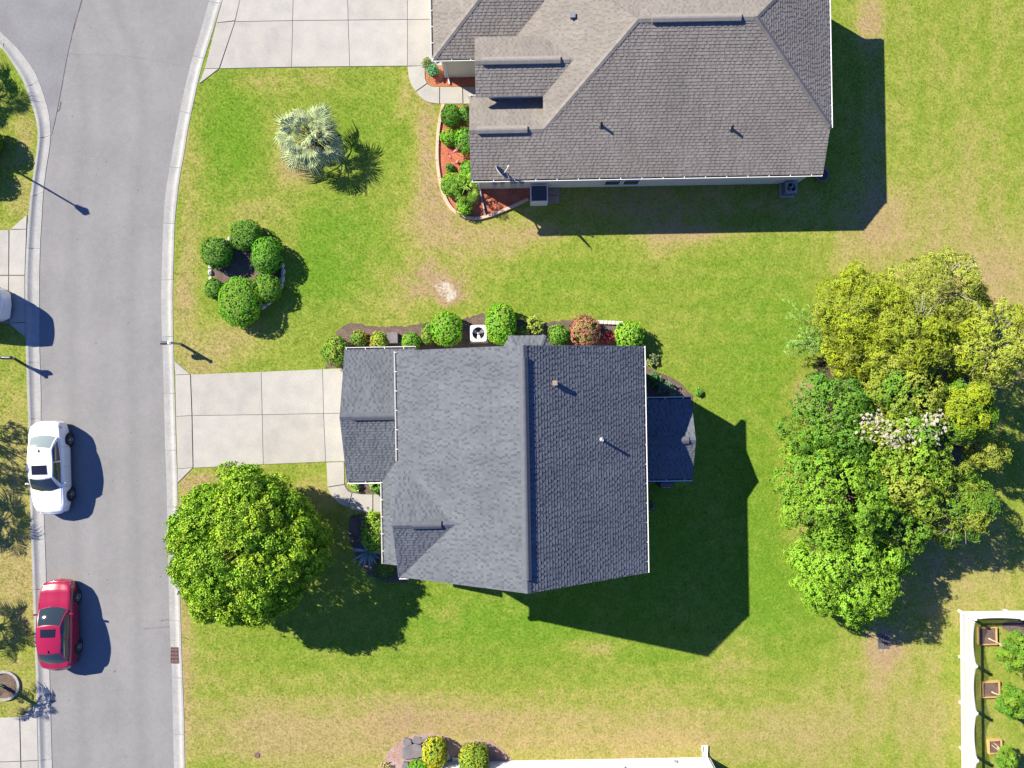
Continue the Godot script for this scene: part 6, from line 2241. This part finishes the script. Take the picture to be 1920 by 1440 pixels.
func trees() -> void:
	var big := sprig("large", 12, 0.13, 0.12, 0.066, 31)
	var med := sprig("medium", 11, 0.12, 0.12, 0.062, 8)
	var fine := sprig("narrow", 14, 0.15, 0.12, 0.038, 9)
	var base := g(465, 1024, 2.6)
	var st := thing("shade_tree", "round bright green shade tree between street and front porch", "tree", base * Vector3(1, 0, 1))
	var sp := crown(st, base - st.position, Vector3(3.85, 2.25, 3.95), 210, 0.50, 14000, big, M.leaf, Color(0.215, 0.390, 0.018), Color(0.305, 0.450, 0.024), 901, 1.0, -0.3, 0.55)
	trunk(st, 0.17, base - st.position + Vector3(0, 0.7, 0), sp, 26, M.bark, 902)
	# the group at the right
	var grp := "trees of the overgrown group"
	var yel := Color(0.315, 0.385, 0.020)
	var olive := Color(0.250, 0.300, 0.036)
	var pale := Color(0.365, 0.410, 0.066)
	var green := Color(0.125, 0.265, 0.020)
	var vivid := Color(0.185, 0.345, 0.022)
	var list := [
		# px, py, mid height, r px, height radius, lobes, lobe, count, mesh, colour, other, label
		[1612, 592, 2.5, 84, 1.9, 51, 0.55, 2700, fine, yel, olive, "yellow-green bushy tree at the top left of the group"],
		[1757, 545, 2.6, 72, 1.8, 36, 0.48, 1530, fine, olive, pale, "thin twiggy olive tree at the top of the group"],
		[1700, 628, 3.1, 72, 1.7, 40, 0.55, 2340, fine, olive, yel, "dense olive green tree in the middle of the yellow trees"],
		[1842, 640, 2.9, 86, 1.8, 49, 0.5, 2070, fine, pale, yel, "pale yellow-green tree with bare grey branches at the right edge"],
		[1650, 672, 2.6, 44, 1.4, 20, 0.48, 1170, fine, yel, pale, "small rounded yellow tree below the olive one"],
		[1590, 665, 2.0, 39, 1.2, 18, 0.42, 756, fine, olive, yel, "low olive tree at the left above the leaf litter"],
		[1792, 765, 3.0, 50, 1.7, 27, 0.46, 1476, fine, yel, green, "golden green tree above the white blossom"],
		[1845, 845, 2.3, 39, 1.0, 13, 0.3, 342, fine, pale, olive, "sparse golden branch tree reaching over the shadow"],
		[1555, 795, 2.4, 84, 2.1, 55, 0.58, 2700, med, green, Color(0.083, 0.215, 0.020), "darkest green tree at the left of the group"],
		[1690, 740, 2.7, 68, 1.7, 40, 0.5, 1980, med, green, olive, "dark glossy tree under the yellow trees"],
		[1570, 925, 2.6, 108, 2.2, 80, 0.6, 4320, med, vivid, green, "broad bright green tree in the lower left of the group"],
		[1690, 890, 2.8, 79, 1.9, 49, 0.52, 2520, med, olive, vivid, "mixed olive and green tree below the white blossom"],
		[1778, 945, 2.4, 72, 1.6, 40, 0.46, 1530, fine, olive, green, "thin olive tree with grey twigs at the lower right"],
		[1585, 1066, 2.2, 99, 1.9, 80, 0.58, 4500, med, vivid, Color(0.215, 0.412, 0.027), "bright vine covered tree at the bottom of the group"],
		[1672, 985, 2.2, 58, 1.5, 26, 0.48, 1100, med, green, olive, "low dark tree filling the gap above the bottom one"],
		[1640, 830, 2.9, 60, 1.6, 26, 0.5, 1100, med, vivid, olive, "rounded green tree left of the white blossom"]]
	var k := 0
	for e in list:
		var mid := g(e[0], e[1], e[2])
		var r: float = e[3] / 38.0
		var t := tree("tree", e[11], mid * Vector3(1, 0, 1), mid, Vector3(r, e[4], r), e[5], e[6], e[7], e[8], M.leaf, e[9], e[10], 920 + k * 3, 0.09, grp, 10)
		k += 1
		if k in [2, 4, 13, 3]:
			twigs(t, mid - t.position, r, e[4], 950 + k)
	# white blossom over a shrub
	var o := thing("blossom_tree", "tree topped with creamy white blossom in the group", "tree", g(1690, 808, 2.9) * Vector3(1, 0, 1), 0, grp)
	var m0 := g(1690, 808, 2.9) - o.position
	var spots := crown(o, m0, Vector3(1.7, 1.6, 0.9), 22, 0.45, 700, med, M.leaf, green, vivid, 970)
	trunk(o, 0.08, m0, spots, 8, M.bark, 971)
	var q := RandomNumberGenerator.new()
	q.seed = 972
	var at := []
	var cols := []
	for e in [[1632, 798, 13], [1655, 803, 14], [1672, 818, 10], [1690, 806, 10], [1712, 818, 9], [1730, 800, 12], [1750, 812, 13], [1762, 786, 7], [1738, 786, 8], [1676, 830, 8]]:
		var c := g(e[0], e[1], 4.35) - o.position
		for i in int(e[2] * 3):
			at.append(Transform3D(turned(Vector3(q.randf_range(-0.5, 0.5), 1, q.randf_range(-0.5, 0.5)).normalized(), q, q.randf_range(0.7, 1.1)), c + Vector3(q.randfn() * 0.7, q.randfn() * 0.35 - 0.1, q.randfn() * 0.7) * e[2] / 24.0))
			cols.append(shade_of(Color(0.50, 0.46, 0.33), q, 0.1))
	scatter("blossom", o, sprig("petals", 12, 0.07, 0.07, 0.05, 41), M.leaf, at, cols)
	# feathery shrub leaning out to the left
	o = thing("feathery_shrub", "pale feathery shrub leaning out over the lawn", "shrub", g(1556, 640))
	var mb := MB.new()
	at = []
	cols = []
	q.seed = 980
	for i in 46:
		var tip := g(q.randf_range(1470, 1545), q.randf_range(560, 665), q.randf_range(0.7, 1.7)) - o.position
		var md := tip * 0.5 + Vector3(0, 0.5, 0)
		mb.tube([Vector3(q.randf_range(-0.2, 0.2), 0, q.randf_range(-0.2, 0.2)), md, tip], [0.014, 0.009, 0.003], 4)
		for j in 9:
			var f := 0.35 + 0.65 * j / 8.0
			var pos := Vector3.ZERO.lerp(md, f * 2) if f < 0.5 else md.lerp(tip, f * 2 - 1)
			at.append(Transform3D(turned(Vector3(q.randf_range(-1, 1), 0.6, q.randf_range(-1, 1)).normalized(), q, q.randf_range(0.6, 1.0)), pos + Vector3(q.randf_range(-0.08, 0.08), 0, q.randf_range(-0.08, 0.08))))
			cols.append(shade_of(Color(0.248, 0.428, 0.099), q, 0.2))
	put("stem", mb.mesh(), M.bark, o)
	scatter("foliage", o, fine, M.leaf, at, cols)
	shrublet("leafy_shrub", "small green seedling at the edge of the leaf litter", "shrub", 1535, 711, 13, 0.6, Color(0.099, 0.281, 0.050), 981)
	# trees past the left edge that throw shadows onto the verge
	var b := g(-185, 790, 3.0)
	tree("verge_tree", "thin tree past the left edge shading the verge", b * Vector3(1, 0, 1), b, Vector3(1.7, 1.5, 1.7), 24, 0.46, 1000, fine, M.leaf, yel, green, 990, 0.08, "", 8)

# bare grey twigs that stick out of a thin crown
func twigs(t: Node3D, mid: Vector3, r: float, h: float, s: int) -> void:
	var q := RandomNumberGenerator.new()
	q.seed = s
	var mb := MB.new()
	for k in 6:
		var f := q.randf() * TAU
		var a := mid + Vector3(cos(f) * r * 0.3, h * 0.55, sin(f) * r * 0.3)
		for i in 5:
			var e := a + Vector3(cos(f) * r * 0.45, q.randf_range(0.0, 0.45), sin(f) * r * 0.45) + Vector3(q.randfn(), q.randfn() * 0.4, q.randfn()) * 0.35
			mb.tube([a - Vector3(0, 0.3, 0), a.lerp(e, 0.5) + Vector3(0, 0.12, 0), e], [0.022, 0.014, 0.005], 5)
	put("bare_twigs", mb.mesh(), M.grey_twig, t)
